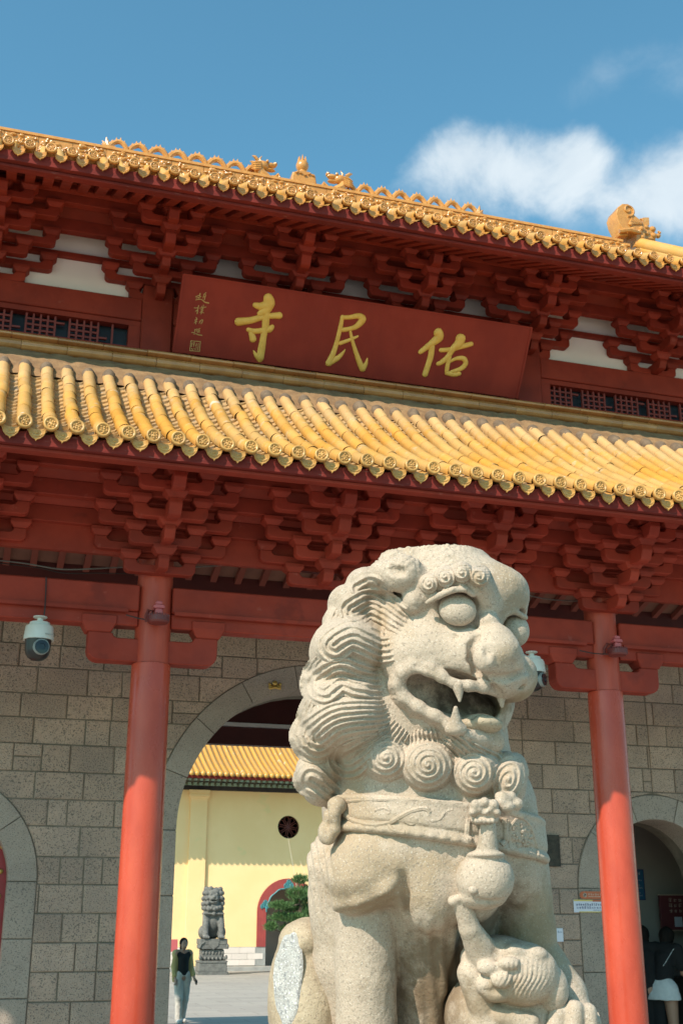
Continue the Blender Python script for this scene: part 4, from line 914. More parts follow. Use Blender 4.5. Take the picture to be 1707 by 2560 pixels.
# ================================================================= implicit-surface sculpting tools
class Field:
    def __init__(s, lo, hi, h):
        s.lo = np.array(lo, float); s.h = h; s.n = np.ceil((np.array(hi) - s.lo) / h).astype(int) + 1
        s.a = np.full(s.n, .25, np.float32)
    def _sl(s, c, rad, pad):
        i0 = np.maximum(0, np.floor((c - rad - pad - s.lo) / s.h).astype(int)); i1 = np.minimum(s.n, np.ceil((c + rad + pad - s.lo) / s.h).astype(int) + 1)
        if np.any(i1 <= i0): return None
        g = [(s.lo[k] + s.h * np.arange(i0[k], i1[k])).astype(np.float32) for k in range(3)]
        return tuple(slice(i0[k], i1[k]) for k in range(3)), np.ix_(*g)
    def put(s, prim, k=.0, sub=False):
        fn, c, rad = prim; q = s._sl(np.asarray(c), np.asarray(rad), k + 2.5 * s.h)
        if q is None: return
        sl, (X, Y, Z) = q; d = fn(X, Y, Z).astype(np.float32); a = s.a[sl]
        if sub: d = -d; a_, d_ = -a, -d
        else: a_, d_ = a, d
        if k > 1e-5:
            t = np.clip(.5 + .5 * (d_ - a_) / k, 0, 1); r_ = d_ * (1 - t) + a_ * t - k * t * (1 - t)
        else: r_ = np.minimum(a_, d_)
        s.a[sl] = -r_ if sub else r_
    def mesh(s):
        a = s.a; n = a.shape; ins = a < 0
        cx = tuple(k - 1 for k in n); mn = np.zeros(cx, np.int8)
        offs = [(i, j, k) for i in (0, 1) for j in (0, 1) for k in (0, 1)]
        for (i, j, k) in offs: mn += ins[i:n[0] - 1 + i, j:n[1] - 1 + j, k:n[2] - 1 + k]
        act = np.argwhere((mn > 0) & (mn < 8)); idx = np.full(cx, -1, np.int32); idx[tuple(act.T)] = np.arange(len(act))
        P = np.zeros((len(act), 3)); C = np.zeros(len(act))
        V = {o: a[tuple((act + np.array(o)).T)] for o in offs}
        for o in offs:
            for ax in range(3):
                if o[ax]: continue
                p = list(o); p[ax] = 1; p = tuple(p); va, vb = V[o], V[p]; cr = (va < 0) != (vb < 0)
                t = np.where(cr, va / np.where(cr, va - vb, 1), 0); q = np.array(o, float)[None] + 0 * P; q[:, ax] += t
                P += q * cr[:, None]; C += cr
        P = (P / C[:, None] + act) * s.h + s.lo
        F = []
        for ax in range(3):
            sA = [slice(None)] * 3; sB = [slice(None)] * 3; sA[ax] = slice(0, n[ax] - 1); sB[ax] = slice(1, n[ax])
            cr = ins[tuple(sA)] != ins[tuple(sB)]; e = np.argwhere(cr); b, c = [(1, 2), (2, 0), (0, 1)][ax]
            ok = (e[:, b] > 0) & (e[:, c] > 0) & (e[:, b] < n[b] - 1) & (e[:, c] < n[c] - 1); e = e[ok]
            if not len(e): continue
            fl = ins[tuple(e.T)]
            def cell(db, dc): q = e.copy(); q[:, b] -= db; q[:, c] -= dc; return idx[tuple(q.T)]
            q = np.stack([cell(0, 0), cell(1, 0), cell(1, 1), cell(0, 1)], 1); q[~fl] = q[~fl][:, ::-1]; F.append(q)
        F = np.concatenate(F); return P, F[(F >= 0).all(1)]
def rotm(rx=0, ry=0, rz=0):
    cx, sx, cy, sy, cz, sz = [f(R(a)) for a in (rx, ry, rz) for f in (math.cos, math.sin)]
    return np.array([[cz, -sz, 0], [sz, cz, 0], [0, 0, 1]]) @ np.array([[cy, 0, sy], [0, 1, 0], [-sy, 0, cy]]) @ np.array([[1, 0, 0], [0, cx, -sx], [0, sx, cx]])
def ell(c, r_, M_=None):
    c = np.asarray(c, float); r_ = np.asarray(r_, float)
    def f(X, Y, Z):
        x, y, z = X - c[0], Y - c[1], Z - c[2]
        if M_ is not None: x, y, z = [M_[0, i] * x + M_[1, i] * y + M_[2, i] * z for i in range(3)]
        k0 = np.sqrt((x / r_[0]) ** 2 + (y / r_[1]) ** 2 + (z / r_[2]) ** 2); k1 = np.sqrt((x / r_[0] ** 2) ** 2 + (y / r_[1] ** 2) ** 2 + (z / r_[2] ** 2) ** 2)
        return k0 * (k0 - 1) / np.maximum(k1, 1e-4)
    return f, c, (r_ if M_ is None else np.full(3, r_.max()))
def cone(a, b, ra, rb):
    a = np.asarray(a, float); b = np.asarray(b, float); ab = b - a; L2 = max(1e-9, float(ab @ ab))
    def f(X, Y, Z):
        t = np.clip(((X - a[0]) * ab[0] + (Y - a[1]) * ab[1] + (Z - a[2]) * ab[2]) / L2, 0, 1)
        return np.sqrt((X - a[0] - t * ab[0]) ** 2 + (Y - a[1] - t * ab[1]) ** 2 + (Z - a[2] - t * ab[2]) ** 2) - (ra + (rb - ra) * t)
    mr_ = max(ra, rb); return f, (a + b) / 2, np.abs(ab) / 2 + mr_
def rbox(c, r_, rd, M_=None):
    c = np.asarray(c, float); r_ = np.asarray(r_, float)
    def f(X, Y, Z):
        x, y, z = X - c[0], Y - c[1], Z - c[2]
        if M_ is not None: x, y, z = [M_[0, i] * x + M_[1, i] * y + M_[2, i] * z for i in range(3)]
        x, y, z = np.abs(x) - r_[0] + rd, np.abs(y) - r_[1] + rd, np.abs(z) - r_[2] + rd
        return np.sqrt(np.maximum(x, 0) ** 2 + np.maximum(y, 0) ** 2 + np.maximum(z, 0) ** 2) + np.minimum(np.maximum(x, np.maximum(y, z)), 0) - rd
    return f, c, (r_ if M_ is None else np.full(3, np.linalg.norm(r_)))
def _hash(ix, iy, iz):
    h = (ix * 374761393 + iy * 668265263 + iz * 2147483647 + 1013904223) & 0xffffffff; h = ((h ^ (h >> 13)) * 1274126177) & 0xffffffff; return ((h ^ (h >> 16)) & 0xffff) / 65535.0
def vnoise(P, sc):
    p = P * sc; i = np.floor(p).astype(np.int64); f = p - i; f = f * f * (3 - 2 * f); o = 0
    for dx in (0, 1):
        for dy in (0, 1):
            for dz in (0, 1): o = o + _hash(i[:, 0] + dx, i[:, 1] + dy, i[:, 2] + dz) * (f[:, 0] if dx else 1 - f[:, 0]) * (f[:, 1] if dy else 1 - f[:, 1]) * (f[:, 2] if dz else 1 - f[:, 2])
    return o - .5
def normals(P, F):
    n = np.cross(P[F[:, 2]] - P[F[:, 0]], P[F[:, 3]] - P[F[:, 1]]); N_ = np.zeros_like(P)
    for k in range(4):
        for c in range(3): N_[:, c] += np.bincount(F[:, k], n[:, c], len(P))
    return N_ / np.maximum(np.linalg.norm(N_, axis=1), 1e-12)[:, None]
def relax(P, F, it=1):
    for _ in range(it):
        A = np.zeros_like(P); c = np.zeros(len(P))
        for k in range(4):
            a, b = F[:, k], F[:, (k + 1) % 4]
            for ax in range(3): A[:, ax] += np.bincount(a, P[b, ax], len(P)) + np.bincount(b, P[a, ax], len(P))
            c += np.bincount(a, minlength=len(P)) + np.bincount(b, minlength=len(P))
        P = .5 * P + .5 * A / np.maximum(c, 1)[:, None]
    return P
def npmesh(name, P, F, mat, smooth=True):
    me = bpy.data.meshes.new(name); me.vertices.add(len(P)); me.vertices.foreach_set('co', P.astype(np.float32).ravel())
    k = F.shape[1]; me.loops.add(F.size); me.loops.foreach_set('vertex_index', F.astype(np.int32).ravel()); me.polygons.add(len(F)); me.polygons.foreach_set('loop_start', np.arange(0, F.size, k, dtype=np.int32))
    me.update(calc_edges=True); me.validate()
    if smooth: me.polygons.foreach_set('use_smooth', np.ones(len(F), bool))
    me.materials.append(MAT[mat]); return me

# ================================================================= guardian lion in the foreground
LD = 5.2; LS = LD / 2728.0                       # distance of the statue and metres per photograph pixel there
_fh = np.array([math.sin(YAW), math.cos(YAW), 0.0])
def LP(x, y, w=0.0):                              # statue frame: u right, v up, w towards the viewer side (metres)
    p = ray8(x, y) * (LD - w * LS); return np.array([p @ _rt, p[2], -(p @ _fh)])
def L2W(P): P = np.asarray(P); return _O[None] + P[:, :1] * _rt[None] + P[:, 1:2] * np.array([[0, 0, 1.]]) - P[:, 2:] * _fh[None]
def LPX(P):                                       # statue frame -> photograph pixel and axial depth offset
    d = P[:, :1] * _rt[None] + P[:, 1:2] * np.array([[0, 0, 1.]]) - P[:, 2:] * _fh[None]; z = d @ _fw
    return (853.5 + FPX * (d @ _rt) / z) / K8, (1280 - FPX * (d @ _up) / z) / K8, (LD - z) / LS
PED_Z = float(L2W(LP(1000, 2490, 0)[None])[0, 2])
lb = L2W(LP(960, 2490, -60)[None])[0]
LROOT = (float(lb[0]), float(lb[1]), 0.0)
lion = empty('guardian_lion_statue', LROOT, 'large pale granite guardian lion with open jaws in the foreground, front paw on its cub', 'statue')
def lput(name, P, F, mat='lion', rough_=.0016, parent=None, fine=True):
    Wd = L2W(P) - np.array(LROOT)[None]
    return obj(name, npmesh(name, Wd, F, mat), parent or lion)
E_ = lambda x, y, w, ru, rv, rw, M_=None: ell(LP(x, y, w), (ru * LS, rv * LS, rw * LS), M_)
C_ = lambda a, b, ra, rb: cone(LP(*a), LP(*b), ra * LS, rb * LS)
def chain(fd, pts, k, sub=False):
    for a, b in zip(pts, pts[1:]): fd.put(C_(a[:3], b[:3], a[3], b[3]), k * LS, sub)
def finish(fd, amp=.0022, seed=0, rl=1):
    P, F = fd.mesh(); P = relax(P, F, rl); N_ = normals(P, F)
    P = P + N_ * (amp * (vnoise(P + seed, 38) * 1.2 + vnoise(P + seed, 90) * .9) + amp * 2.2 * vnoise(P + seed, 9))[:, None]
    return P, F
lo_ = LP(560, 2560, -330) - np.array([0, .35, .0]); hi_ = LP(1420, 1180, 330) + np.array([0, .0, .12])
lo_ = np.minimum(lo_, LP(1420, 2560, -330)); hi_ = np.maximum(hi_, LP(560, 1180, 300)); lo_[1] = min(lo_[1], PED_Z - HC - .02)

# ---- head
def build_head():
    fd = Field(LP(840, 1790, -190) - .06, LP(1290, 1190, 300) + np.array([.06, .03, .06]), .0062); k = 26
    for q in (E_(1046, 1380, 10, 166, 124, 150, rotm(0, 0, -28)), E_(1028, 1292, 0, 78, 58, 90), E_(1010, 1440, 0, 150, 150, 150), E_(1130, 1362, 62, 82, 62, 84), E_(975, 1505, 95, 104, 98, 86), E_(1060, 1610, 10, 120, 100, 100)): fd.put(q, k * LS)
    chain(fd, [(985, 1500, 95, 76), (1075, 1500, 130, 66), (1135, 1520, 150, 60)], 26)
    fd.put(E_(1172, 1554, 98, 58, 56, 70), 18 * LS); fd.put(E_(1140, 1560, 150, 50, 42, 50), 22 * LS)
    # jaw and chin
    chain(fd, [(905, 1602, 70, 46), (980, 1650, 110, 40), (1075, 1692, 140, 34), (1125, 1698, 110, 34)], 22)
    fd.put(E_(1118, 1640, 40, 42, 62, 70), 20 * LS)
    # mouth cavity
    M_ = rotm(0, 0, -15)
    fd.put(E_(1030, 1597, 110, 112, 42, 200, M_), 8 * LS, True); fd.put(E_(1098, 1618, 110, 50, 38, 190), 8 * LS, True)
    # lips around the mouth
    chain(fd, [(1042, 1570, 198, 9), (1015, 1555, 192, 11), (985, 1540, 186, 11), (950, 1532, 176, 11), (924, 1545, 164, 11), (913, 1570, 156, 11), (926, 1600, 158, 11), (960, 1624, 168, 12), (1000, 1644, 178, 11), (1035, 1662, 184, 10)], 14)
    chain(fd, [(1030, 1668, 188, 10), (1070, 1688, 184, 10), (1110, 1698, 160, 9)], 12)
    chain(fd, [(1042, 1570, 198, 10), (1075, 1575, 200, 11), (1110, 1579, 186, 11), (1150, 1594, 148, 11)], 12)
    chain(fd, [(955, 1528, 190, 4), (990, 1538, 202, 4), (1030, 1558, 210, 3)], 4, True); chain(fd, [(940, 1655, 170, 5), (1000, 1684, 188, 5), (1060, 1706, 186, 5)], 6, True)
    # nose
    chain(fd, [(1120, 1442, 140, 26), (1136, 1470, 176, 38)], 16); fd.put(E_(1144, 1494, 186, 47, 42, 44), 12 * LS); fd.put(E_(1114, 1506, 204, 27, 37, 30), 5 * LS); fd.put(E_(1178, 1514, 174, 24, 32, 30), 7 * LS); fd.put(E_(1140, 1530, 186, 34, 20, 34), 10 * LS)
    chain(fd, [(1096, 1464, 190, 6), (1083, 1484, 196, 9), (1081, 1512, 194, 9), (1092, 1540, 190, 8), (1125, 1556, 192, 6)], 7, True)
    fd.put(E_(1120, 1496, 243, 10, 22, 20, rotm(0, 0, 10)), 9 * LS, True); fd.put(E_(1176, 1498, 200, 8, 12, 16), 5 * LS, True)
    chain(fd, [(1090, 1538, 204, 7), (1122, 1558, 214, 9), (1162, 1558, 206, 9), (1200, 1540, 176, 8)], 6, True)
    # whisker pad leaf, cheek folds
    fd.put(E_(1189, 1562, 160, 26, 11, 18, rotm(0, 0, 24)), 4 * LS); chain(fd, [(1160, 1578, 172, 5), (1200, 1576, 158, 5)], 4, True)
    chain(fd, [(985, 1432, 168, 6), (1010, 1452, 178, 7), (1045, 1463, 180, 6)], 6, True)
    # brow roof over the eye, eye pit
    chain(fd, [(974, 1372, 128, 24), (1012, 1340, 150, 26), (1060, 1328, 160, 26), (1100, 1344, 158, 26), (1122, 1392, 138, 24)], 16)
    fd.put(E_(1050, 1400, 165, 50, 44, 30), 8 * LS, True); fd.put(E_(1186, 1446, 95, 46, 46, 50), 8 * LS, True); chain(fd, [(1150, 1412, 130, 7), (1180, 1404, 118, 7), (1206, 1418, 95, 7)], 4)
    chain(fd, [(980, 1384, 168, 6), (1008, 1368, 186, 7), (1038, 1354, 196, 7), (1068, 1353, 192, 7), (1086, 1366, 180, 6)], 3)
    fd.put(E_(1121, 1428, 158, 24, 22, 22), 5 * LS)
    fd.put(E_(1098, 1458, 125, 36, 22, 36), 14 * LS)
    chain(fd, [(1082, 1430, 160, 7), (1095, 1452, 165, 7), (1078, 1468, 172, 6)], 6, True)
    # ear
    fd.put(E_(925, 1318, 120, 46, 42, 44), 10 * LS); fd.put(E_(950, 1376, 128, 26, 34, 30), 8 * LS); fd.put(E_(965, 1345, 120, 22, 40, 34), 8 * LS)
    fd.put(E_(905, 1306, 165, 30, 14, 22, rotm(0, 0, -20)), 6 * LS, True); chain(fd, [(925, 1360, 165, 5), (950, 1348, 165, 5), (972, 1352, 160, 4)], 4, True); chain(fd, [(935, 1392, 160, 4), (965, 1398, 158, 4)], 4, True)
    # pitted crown hair roll on top
    for (x, y, w, r_) in ((905, 1298, 30, 38), (945, 1290, 20, 40), (985, 1280, 20, 42), (1020, 1272, 10, 38), (880, 1322, 60, 36)): fd.put(E_(x, y, w, r_, r_ * .9, r_ * 1.6), 14 * LS)
    P, F = finish(fd, .0020, 1); X, Y, Wp = LPX(P); N_ = normals(P, F)
    # knobbly hair texture on the crown roll and stippled cheek
    top = np.clip((1330 - Y) / 40, 0, 1) * np.clip((1075 - X) / 40, 0, 1); P = P + N_ * (top * .010 * (np.abs(vnoise(P, 60)) * 2 - .3))[:, None]
    chk = np.exp(-(((X - 955) / 60) ** 2 + ((Y - 1495) / 55) ** 2)); P = P - N_ * (chk * .006 * np.clip(vnoise(P, 75) - .12, 0, 1))[:, None]
    return P, F
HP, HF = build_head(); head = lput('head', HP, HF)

# ---- body
def build_body():
    fd = Field(lo_, hi_, .0095)
    for q in (E_(1000, 1690, -10, 165, 160, 140), E_(997, 1862, 5, 234, 190, 180), E_(905, 1560, -40, 165, 300, 165), E_(930, 1850, -170, 200, 240, 190)): fd.put(q, 40 * LS)
    # mane lumps on the silhouette
    for (x, y, w, r_) in ((838, 1345, -10, 46), (802, 1388, 0, 50), (790, 1432, 10, 50), (770, 1500, 0, 56), (756, 1560, 10, 50), (742, 1630, 0, 52), (737, 1700, 20, 56), (730, 1770, 10, 52), (738, 1812, 0, 44), (800, 1500, 40, 90), (800, 1640, 50, 100)): fd.put(E_(x, y, w, r_, r_ * .9, r_ * 1.4), 5 * LS)
    for (x, y, w, rx, ry) in ((886, 1740, 120, 50, 48), (982, 1758, 148, 56, 52), (1088, 1776, 142, 50, 48), (1164, 1790, 110, 44, 62)): fd.put(E_(x, y, w, rx, ry, 44), 12 * LS)
    chain(fd, [(1000, 1950, 0, 175), (1000, 2150, -50, 140), (1000, 2480, -60, 120)], 40)
    chain(fd, [(930, 1800, -170, 180), (915, 2150, -230, 180), (910, 2460, -260, 195)], 40)
    fd.put(E_(872, 1962, 84, 108, 84, 100), 26 * LS); fd.put(C_((915, 1965, 108), (815, 2048, 96), 78, 50), 24 * LS); fd.put(E_(840, 2010, 92, 92, 70, 92), 20 * LS)
    chain(fd, [(840, 2070, 44, 74), (840, 2250, 80, 68), (842, 2400, 100, 68), (845, 2480, 115, 73)], 8)
    chain(fd, [(776, 2080, 118, 12), (830, 2072, 156, 13), (888, 2045, 174, 13), (922, 2005, 168, 11)], 22)
    fd.put(E_(850, 2478, 165, 90, 50, 110), 15 * LS)
    chain(fd, [(785, 2104, 142, 12), (840, 2098, 172, 16), (895, 2072, 186, 14), (935, 2030, 180, 10)], 12, True)
    for k in range(4): fd.put(C_((790 + 38 * k, 2460, 240), (788 + 40 * k, 2492, 265), 24, 22), 6 * LS)
    chain(fd, [(796, 1985, -20, 92), (800, 2200, -30, 84), (838, 2460, -30, 86)], 22)
    fd.put(E_(760, 2440, -120, 150, 90, 180), 20 * LS)
    # far shoulder, leg and forearm
    fd.put(E_(1178, 1965, 10, 72, 118, 110), 26 * LS)
    chain(fd, [(1196, 2000, 10, 64), (1212, 2130, 20, 60), (1230, 2240, 40, 50)], 16)
    chain(fd, [(1258, 2210, 50, 42), (1300, 2280, 90, 42), (1322, 2350, 130, 44), (1330, 2440, 150, 50)], 14)
    for k, (a, b) in enumerate((((1282, 2325, 185), (1262, 2420, 215)), ((1318, 2318, 190), (1312, 2430, 225)), ((1348, 2325, 180), (1358, 2430, 215)), ((1366, 2345, 150), (1390, 2440, 190)))): fd.put(C_(a, b, 20, 24), 5 * LS)
    # centre of the chest: two breast muscles with a fold between
    fd.put(E_(985, 2010, 110, 80, 120, 90), 24 * LS); fd.put(E_(1080, 2000, 120, 80, 110, 80), 24 * LS)
    chain(fd, [(925, 2010, 190, 8), (940, 2100, 150, 12), (955, 2240, 110, 16), (965, 2400, 90, 18)], 12, True)
    chain(fd, [(1080, 2140, 110, 26), (1050, 2300, 70, 26), (1030, 2440, 60, 26)], 18, True)
    chain(fd, [(1000, 2130, 150, 9), (1000, 2300, 110, 10), (1000, 2440, 90, 10)], 10, True)
    fd.put(rbox(LP(960, 2520, -60), (420 * LS, 26 * LS, 330 * LS), 8 * LS), 2 * LS)
    P, F = finish(fd, .0022, 3); X, Y, Wp = LPX(P); N_ = normals(P, F)
    # flank and belly folds
    g = np.exp(-((X - 728) / 34) ** 2) * np.clip((Y - 1910) / 40, 0, 1) * np.clip((2120 - Y) / 60, 0, 1); P = P + N_ * (g * .006 * np.cos((X - (Y - 2000) * .16) / 9.0 * 2 * math.pi * .62))[:, None]
    g = np.exp(-((X - 1010) / 70) ** 2) * np.clip((Y - 2080) / 80, 0, 1); P = P + N_ * (g * .005 * np.cos((X - 8 * np.sin(Y / 60)) / 30 * 2 * math.pi))[:, None]
    return P, F
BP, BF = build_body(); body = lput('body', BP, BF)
# hind leg with a broken flat
def build_haunch():
    fd = Field(LP(590, 2560, -260), LP(830, 2080, 120), .0085)
    fd.put(E_(706, 2300, -60, 94, 188, 118), 0); fd.put(E_(735, 2440, -60, 100, 110, 120), 20 * LS); fd.put(E_(700, 2160, -70, 62, 48, 80), 14 * LS)
    c = LP(655, 2225, 0); nrm = np.array([-.62, .06, .78]); nrm /= np.linalg.norm(nrm)
    fd.put((lambda X, Y, Z: -((X - c[0]) * nrm[0] + (Y - c[1]) * nrm[1] + (Z - c[2]) * nrm[2]), c, np.array([2., 2., 2.])), 2 * LS, True)
    P, F = finish(fd, .0024, 5); return P, F, c, nrm
QP, QF, cutc, cutn = build_haunch(); lput('hind_leg', QP, QF, 'lionstain')

# fresh broken patch on the haunch: an irregular flat of pale crystals just proud of the slice
def patch():
    a = np.cross(cutn, [0, 1, 0]); a /= np.linalg.norm(a); b = np.cross(a, cutn); pts = []; near = np.abs((QP - cutc) @ cutn) < .006
    q = QP[near]; ua, ub = (q - cutc) @ a, (q - cutc) @ b
    if len(q) < 20: return
    ca, cb = (ua.min() + ua.max()) / 2, (ub.min() + ub.max()) / 2; ra, rb = (ua.max() - ua.min()) / 2, (ub.max() - ub.min()) / 2
    P = []; F = []; nr, ns = 14, 40
    for i in range(nr + 1):
        for k in range(ns):
            t = 2 * math.pi * k / ns; wob = 1 + .05 * math.sin(3 * t + 1) + .03 * math.sin(7 * t); r_ = i / nr * .99 * wob
            P.append(cutc + a * (ca + ra * r_ * math.cos(t)) + b * (cb + rb * r_ * math.sin(t)) + cutn * (.004 * (1 if i < nr else -2.5)))
    P = np.array(P); P[:-ns] += cutn[None] * (.006 * vnoise(P[:-ns], 40) + .004 * vnoise(P[:-ns], 110))[:, None]
    for i in range(nr):
        for k in range(ns): F.append((i * ns + k, i * ns + (k + 1) % ns, (i + 1) * ns + (k + 1) % ns, (i + 1) * ns + k))
    o = lput('broken_face', P, np.array(F), 'fresh'); o['label'] = 'fresh pale broken patch on the hind leg'
patch()

# ---- depth map of head and body as seen along the statue's front, used to seat the carved locks
GX0, GY0, GS = 560, 1180, 2.0; GW, GH = 430, 640
def depthmap(Ps):
    D = np.full((GH, GW), -1e4)
    for P in Ps:
        X, Y, Wp = LPX(P); i = ((Y - GY0) / GS).astype(int); j = ((X - GX0) / GS).astype(int); ok = (i >= 0) & (j >= 0) & (i < GH) & (j < GW); np.maximum.at(D, (i[ok], j[ok]), Wp[ok])
    for _ in range(4):                                     # close pinholes between samples
        Q = D.copy()
        for di in (-1, 0, 1):
            for dj in (-1, 0, 1): Q = np.maximum(Q, np.roll(np.roll(D, di, 0), dj, 1) - 3 * (abs(di) + abs(dj)))
        D = np.where(D < Q - 14, Q, D)
    return D
DM = depthmap((HP, BP))
def smooth(D, n):
    m = (D > -5e3).astype(float); A = np.where(D > -5e3, D, 0.0)
    for _ in range(n):
        A2 = A.copy(); m2 = m.copy()
        for di, dj in ((1, 0), (-1, 0), (0, 1), (0, -1)): A2 += np.roll(np.roll(A, di, 0), dj, 1); m2 += np.roll(np.roll(m, di, 0), dj, 1)
        A, m = A2 / 5, m2 / 5
    return A / np.maximum(m, 1e-6)
DS = smooth(DM, 10)
def wat(x, y): return DS[np.clip(((y - GY0) / GS).astype(int), 0, GH - 1), np.clip(((x - GX0) / GS).astype(int), 0, GW - 1)]
def relief_patch(name, x0, x1, y0, y1, fn, step=2.2, mat='lion', wfix=None):
    """carved relief: fn(x, y) -> (mask, height in px above the seat)"""
    xs = np.arange(x0, x1 + step, step); ys_ = np.arange(y0, y1 + step, step); X, Y = np.meshgrid(xs, ys_); m_, H = fn(X, Y); ok = m_ > 0
    w0 = wat(X, Y) if wfix is None else wfix(X, Y); Wp = w0 + H; nx_ = len(xs)
    idx = np.arange(X.size).reshape(X.shape); f = ok[:-1, :-1] & ok[1:, :-1] & ok[:-1, 1:] & ok[1:, 1:]
    F = np.stack([idx[1:, :-1][f], idx[1:, 1:][f], idx[:-1, 1:][f], idx[:-1, :-1][f]], 1); used = np.unique(F); rem = np.full(X.size, -1); rem[used] = np.arange(len(used))
    if not len(used): return
    dx = ray8(0, 0); x_, y_, w_ = X.ravel()[used], Y.ravel()[used], Wp.ravel()[used]
    d = ((x_ * K8 - 853.5)[:, None] * _rt - (y_ * K8 - 1280)[:, None] * _up + FPX * _fw) / FPX * (LD - w_ * LS)[:, None]
    P = np.stack([d @ _rt, d[:, 2], -(d @ _fh)], 1); P[:, :] += (.0016 * vnoise(P, 55) + .0012 * vnoise(P, 120))[:, None] * np.array([[.2, .2, 1]])
    return lput(name, P, rem[F], mat)
def warp(X, Y, k=1.0):
    q = np.stack([X.ravel(), Y.ravel(), 0 * X.ravel()], 1); a = vnoise(q, .035).reshape(X.shape); b = vnoise(q + 77, .035).reshape(X.shape); c = vnoise(q + 31, .11).reshape(X.shape)
    return X + k * (2.6 * a + 1.0 * c), Y + k * (2.6 * b + 1.0 * c)
def ridge_fn(ph): return 1 - np.abs(np.sin(ph)) ** .8 * 1.0      # sharp grooves between rounded strands
def spiral(cx, cy, r_, thick, turns=3, dr=1, sy=1.0, rot=0, A=4.0, name='mane_curl', wfix=None):
    c, s_ = math.cos(R(rot)), math.sin(R(rot))
    def fn(X, Y):
        X, Y = warp(X, Y, .6)
        x, y = X - cx, Y - cy; a, b = c * x + s_ * y, (-s_ * x + c * y) / sy; q = np.hypot(a, b) / r_; th = np.arctan2(b, a); m_ = 1.03 - q
        dome = np.sqrt(np.clip(1 - q * q, 0, 1)); H = thick * dome - 4 + A * 1.1 * (2 * (.5 + .5 * np.cos(2 * math.pi * turns * q - dr * th)) ** 1.6 - 1) * np.clip((1 - q) * 5, 0, 1) * (.5 + .5 * q) + 4 * np.exp(-(q / .12) ** 2)
        return m_, H
    return relief_patch(name, cx - r_ * max(1, sy) - 2, cx + r_ * max(1, sy) + 2, cy - r_ * max(1, sy) - 2, cy + r_ * max(1, sy) + 2, fn, 2.0 if r_ > 30 else 1.5, wfix=wfix)
def lock(pts, hw, thick, nst=3.5, A=3.8, wav=0, name='mane_lock', sw=0.0):
    """wavy strands following a path from its curled end, hw = (start, end) half width"""
    p = np.array(pts, float); seg = []; 
    for i in range(len(p) - 1):
        p0, p1, p2, p3 = p[max(0, i - 1)], p[i], p[i + 1], p[min(len(p) - 1, i + 2)]
        for t in np.linspace(0, 1, 10, endpoint=False): seg.append(.5 * ((2 * p1) + (p2 - p0) * t + (2 * p0 - 5 * p1 + 4 * p2 - p3) * t * t + (3 * p1 - p0 - 3 * p2 + p3) * t ** 3))
    seg.append(p[-1]); seg = np.array(seg); L_ = np.r_[0, np.cumsum(np.linalg.norm(np.diff(seg, axis=0), axis=1))]; tg = np.gradient(seg, axis=0); tg /= np.linalg.norm(tg, axis=1)[:, None]
    def fn(X, Y):
        X, Y = warp(X, Y)
        D2 = (X[..., None] - seg[:, 0]) ** 2 + (Y[..., None] - seg[:, 1]) ** 2; k = D2.argmin(-1); d = np.sqrt(np.take_along_axis(D2, k[..., None], -1)[..., 0])
        s_ = L_[k] / L_[-1]; side = np.sign(tg[k, 0] * (Y - seg[k, 1]) - tg[k, 1] * (X - seg[k, 0])); hwid = hw[0] + (hw[1] - hw[0]) * s_; q = d / hwid
        th = np.arctan2(Y - seg[0, 1], X - seg[0, 0]); cap = np.exp(-np.hypot(X - seg[0, 0], Y - seg[0, 1]) / (hw[0] * .9))
        dome = np.sqrt(np.clip(1 - q * q, 0, 1)); endf = np.clip((1 - s_) * 4, .15, 1)
        H = (thick * dome) * endf - 4 + A * 1.15 * (2 * (.5 + .5 * np.cos(2 * math.pi * nst * q * side * .5 * 1.0 + math.pi * (nst) + sw * th * cap)) ** 1.7 - 1) * np.clip((1 - q) * 6, 0, 1) * np.clip((1.02 - s_) * 6, .0, 1)
        return 1.03 - q, H
    mxw = max(hw) + 3; return relief_patch(name, seg[:, 0].min() - mxw, seg[:, 0].max() + mxw, seg[:, 1].min() - mxw, seg[:, 1].max() + mxw, fn)
# mane locks down the near side of the face
lock([(822, 1352), (850, 1338), (878, 1352)], (30, 26), 16, 4)
lock([(812, 1402), (848, 1383), (884, 1398), (912, 1418), (938, 1436)], (44, 36), 26, 6.5)
lock([(768, 1482), (806, 1460), (842, 1472), (876, 1486), (905, 1482)], (52, 46), 30, 7)
lock([(742, 1572), (780, 1548), (818, 1558), (858, 1568), (885, 1566)], (54, 44), 30, 7)
lock([(728, 1692), (772, 1660), (826, 1650), (872, 1648), (905, 1640)], (64, 46), 34, 9, sw=1.0)
lock([(800, 1740), (838, 1715), (872, 1690), (905, 1672)], (62, 30), 22, 8)
lock([(716, 1790), (742, 1806), (772, 1832)], (44, 34), 20, 5)
lock([(770, 1440), (775, 1420), (790, 1395)], (26, 20), 10, 5); lock([(722, 1545), (735, 1520), (752, 1500)], (28, 22), 10, 5); lock([(704, 1650), (712, 1622), (724, 1600)], (26, 22), 10, 5)
# hair falling from the jaw into the chest curls
lock([(890, 1722), (905, 1692), (928, 1662)], (40, 30), 18, 7); lock([(975, 1738), (972, 1702), (968, 1668)], (46, 36), 18, 8); lock([(1078, 1752), (1050, 1722), (1012, 1690)], (42, 30), 18, 7); lock([(1130, 1752), (1100, 1735), (1068, 1712)], (34, 22), 14, 6)
spiral(886, 1738, 60, 26, 4.6, 1, A=3.4); spiral(982, 1756, 66, 28, 5, 1, A=3.4); spiral(1088, 1774, 60, 26, 4.6, -1, A=3.4); spiral(1166, 1792, 44, 26, 3.6, -1, 1.5, 20, A=3.4)
spiral(728, 1695, 46, 14, 3.4, -1)
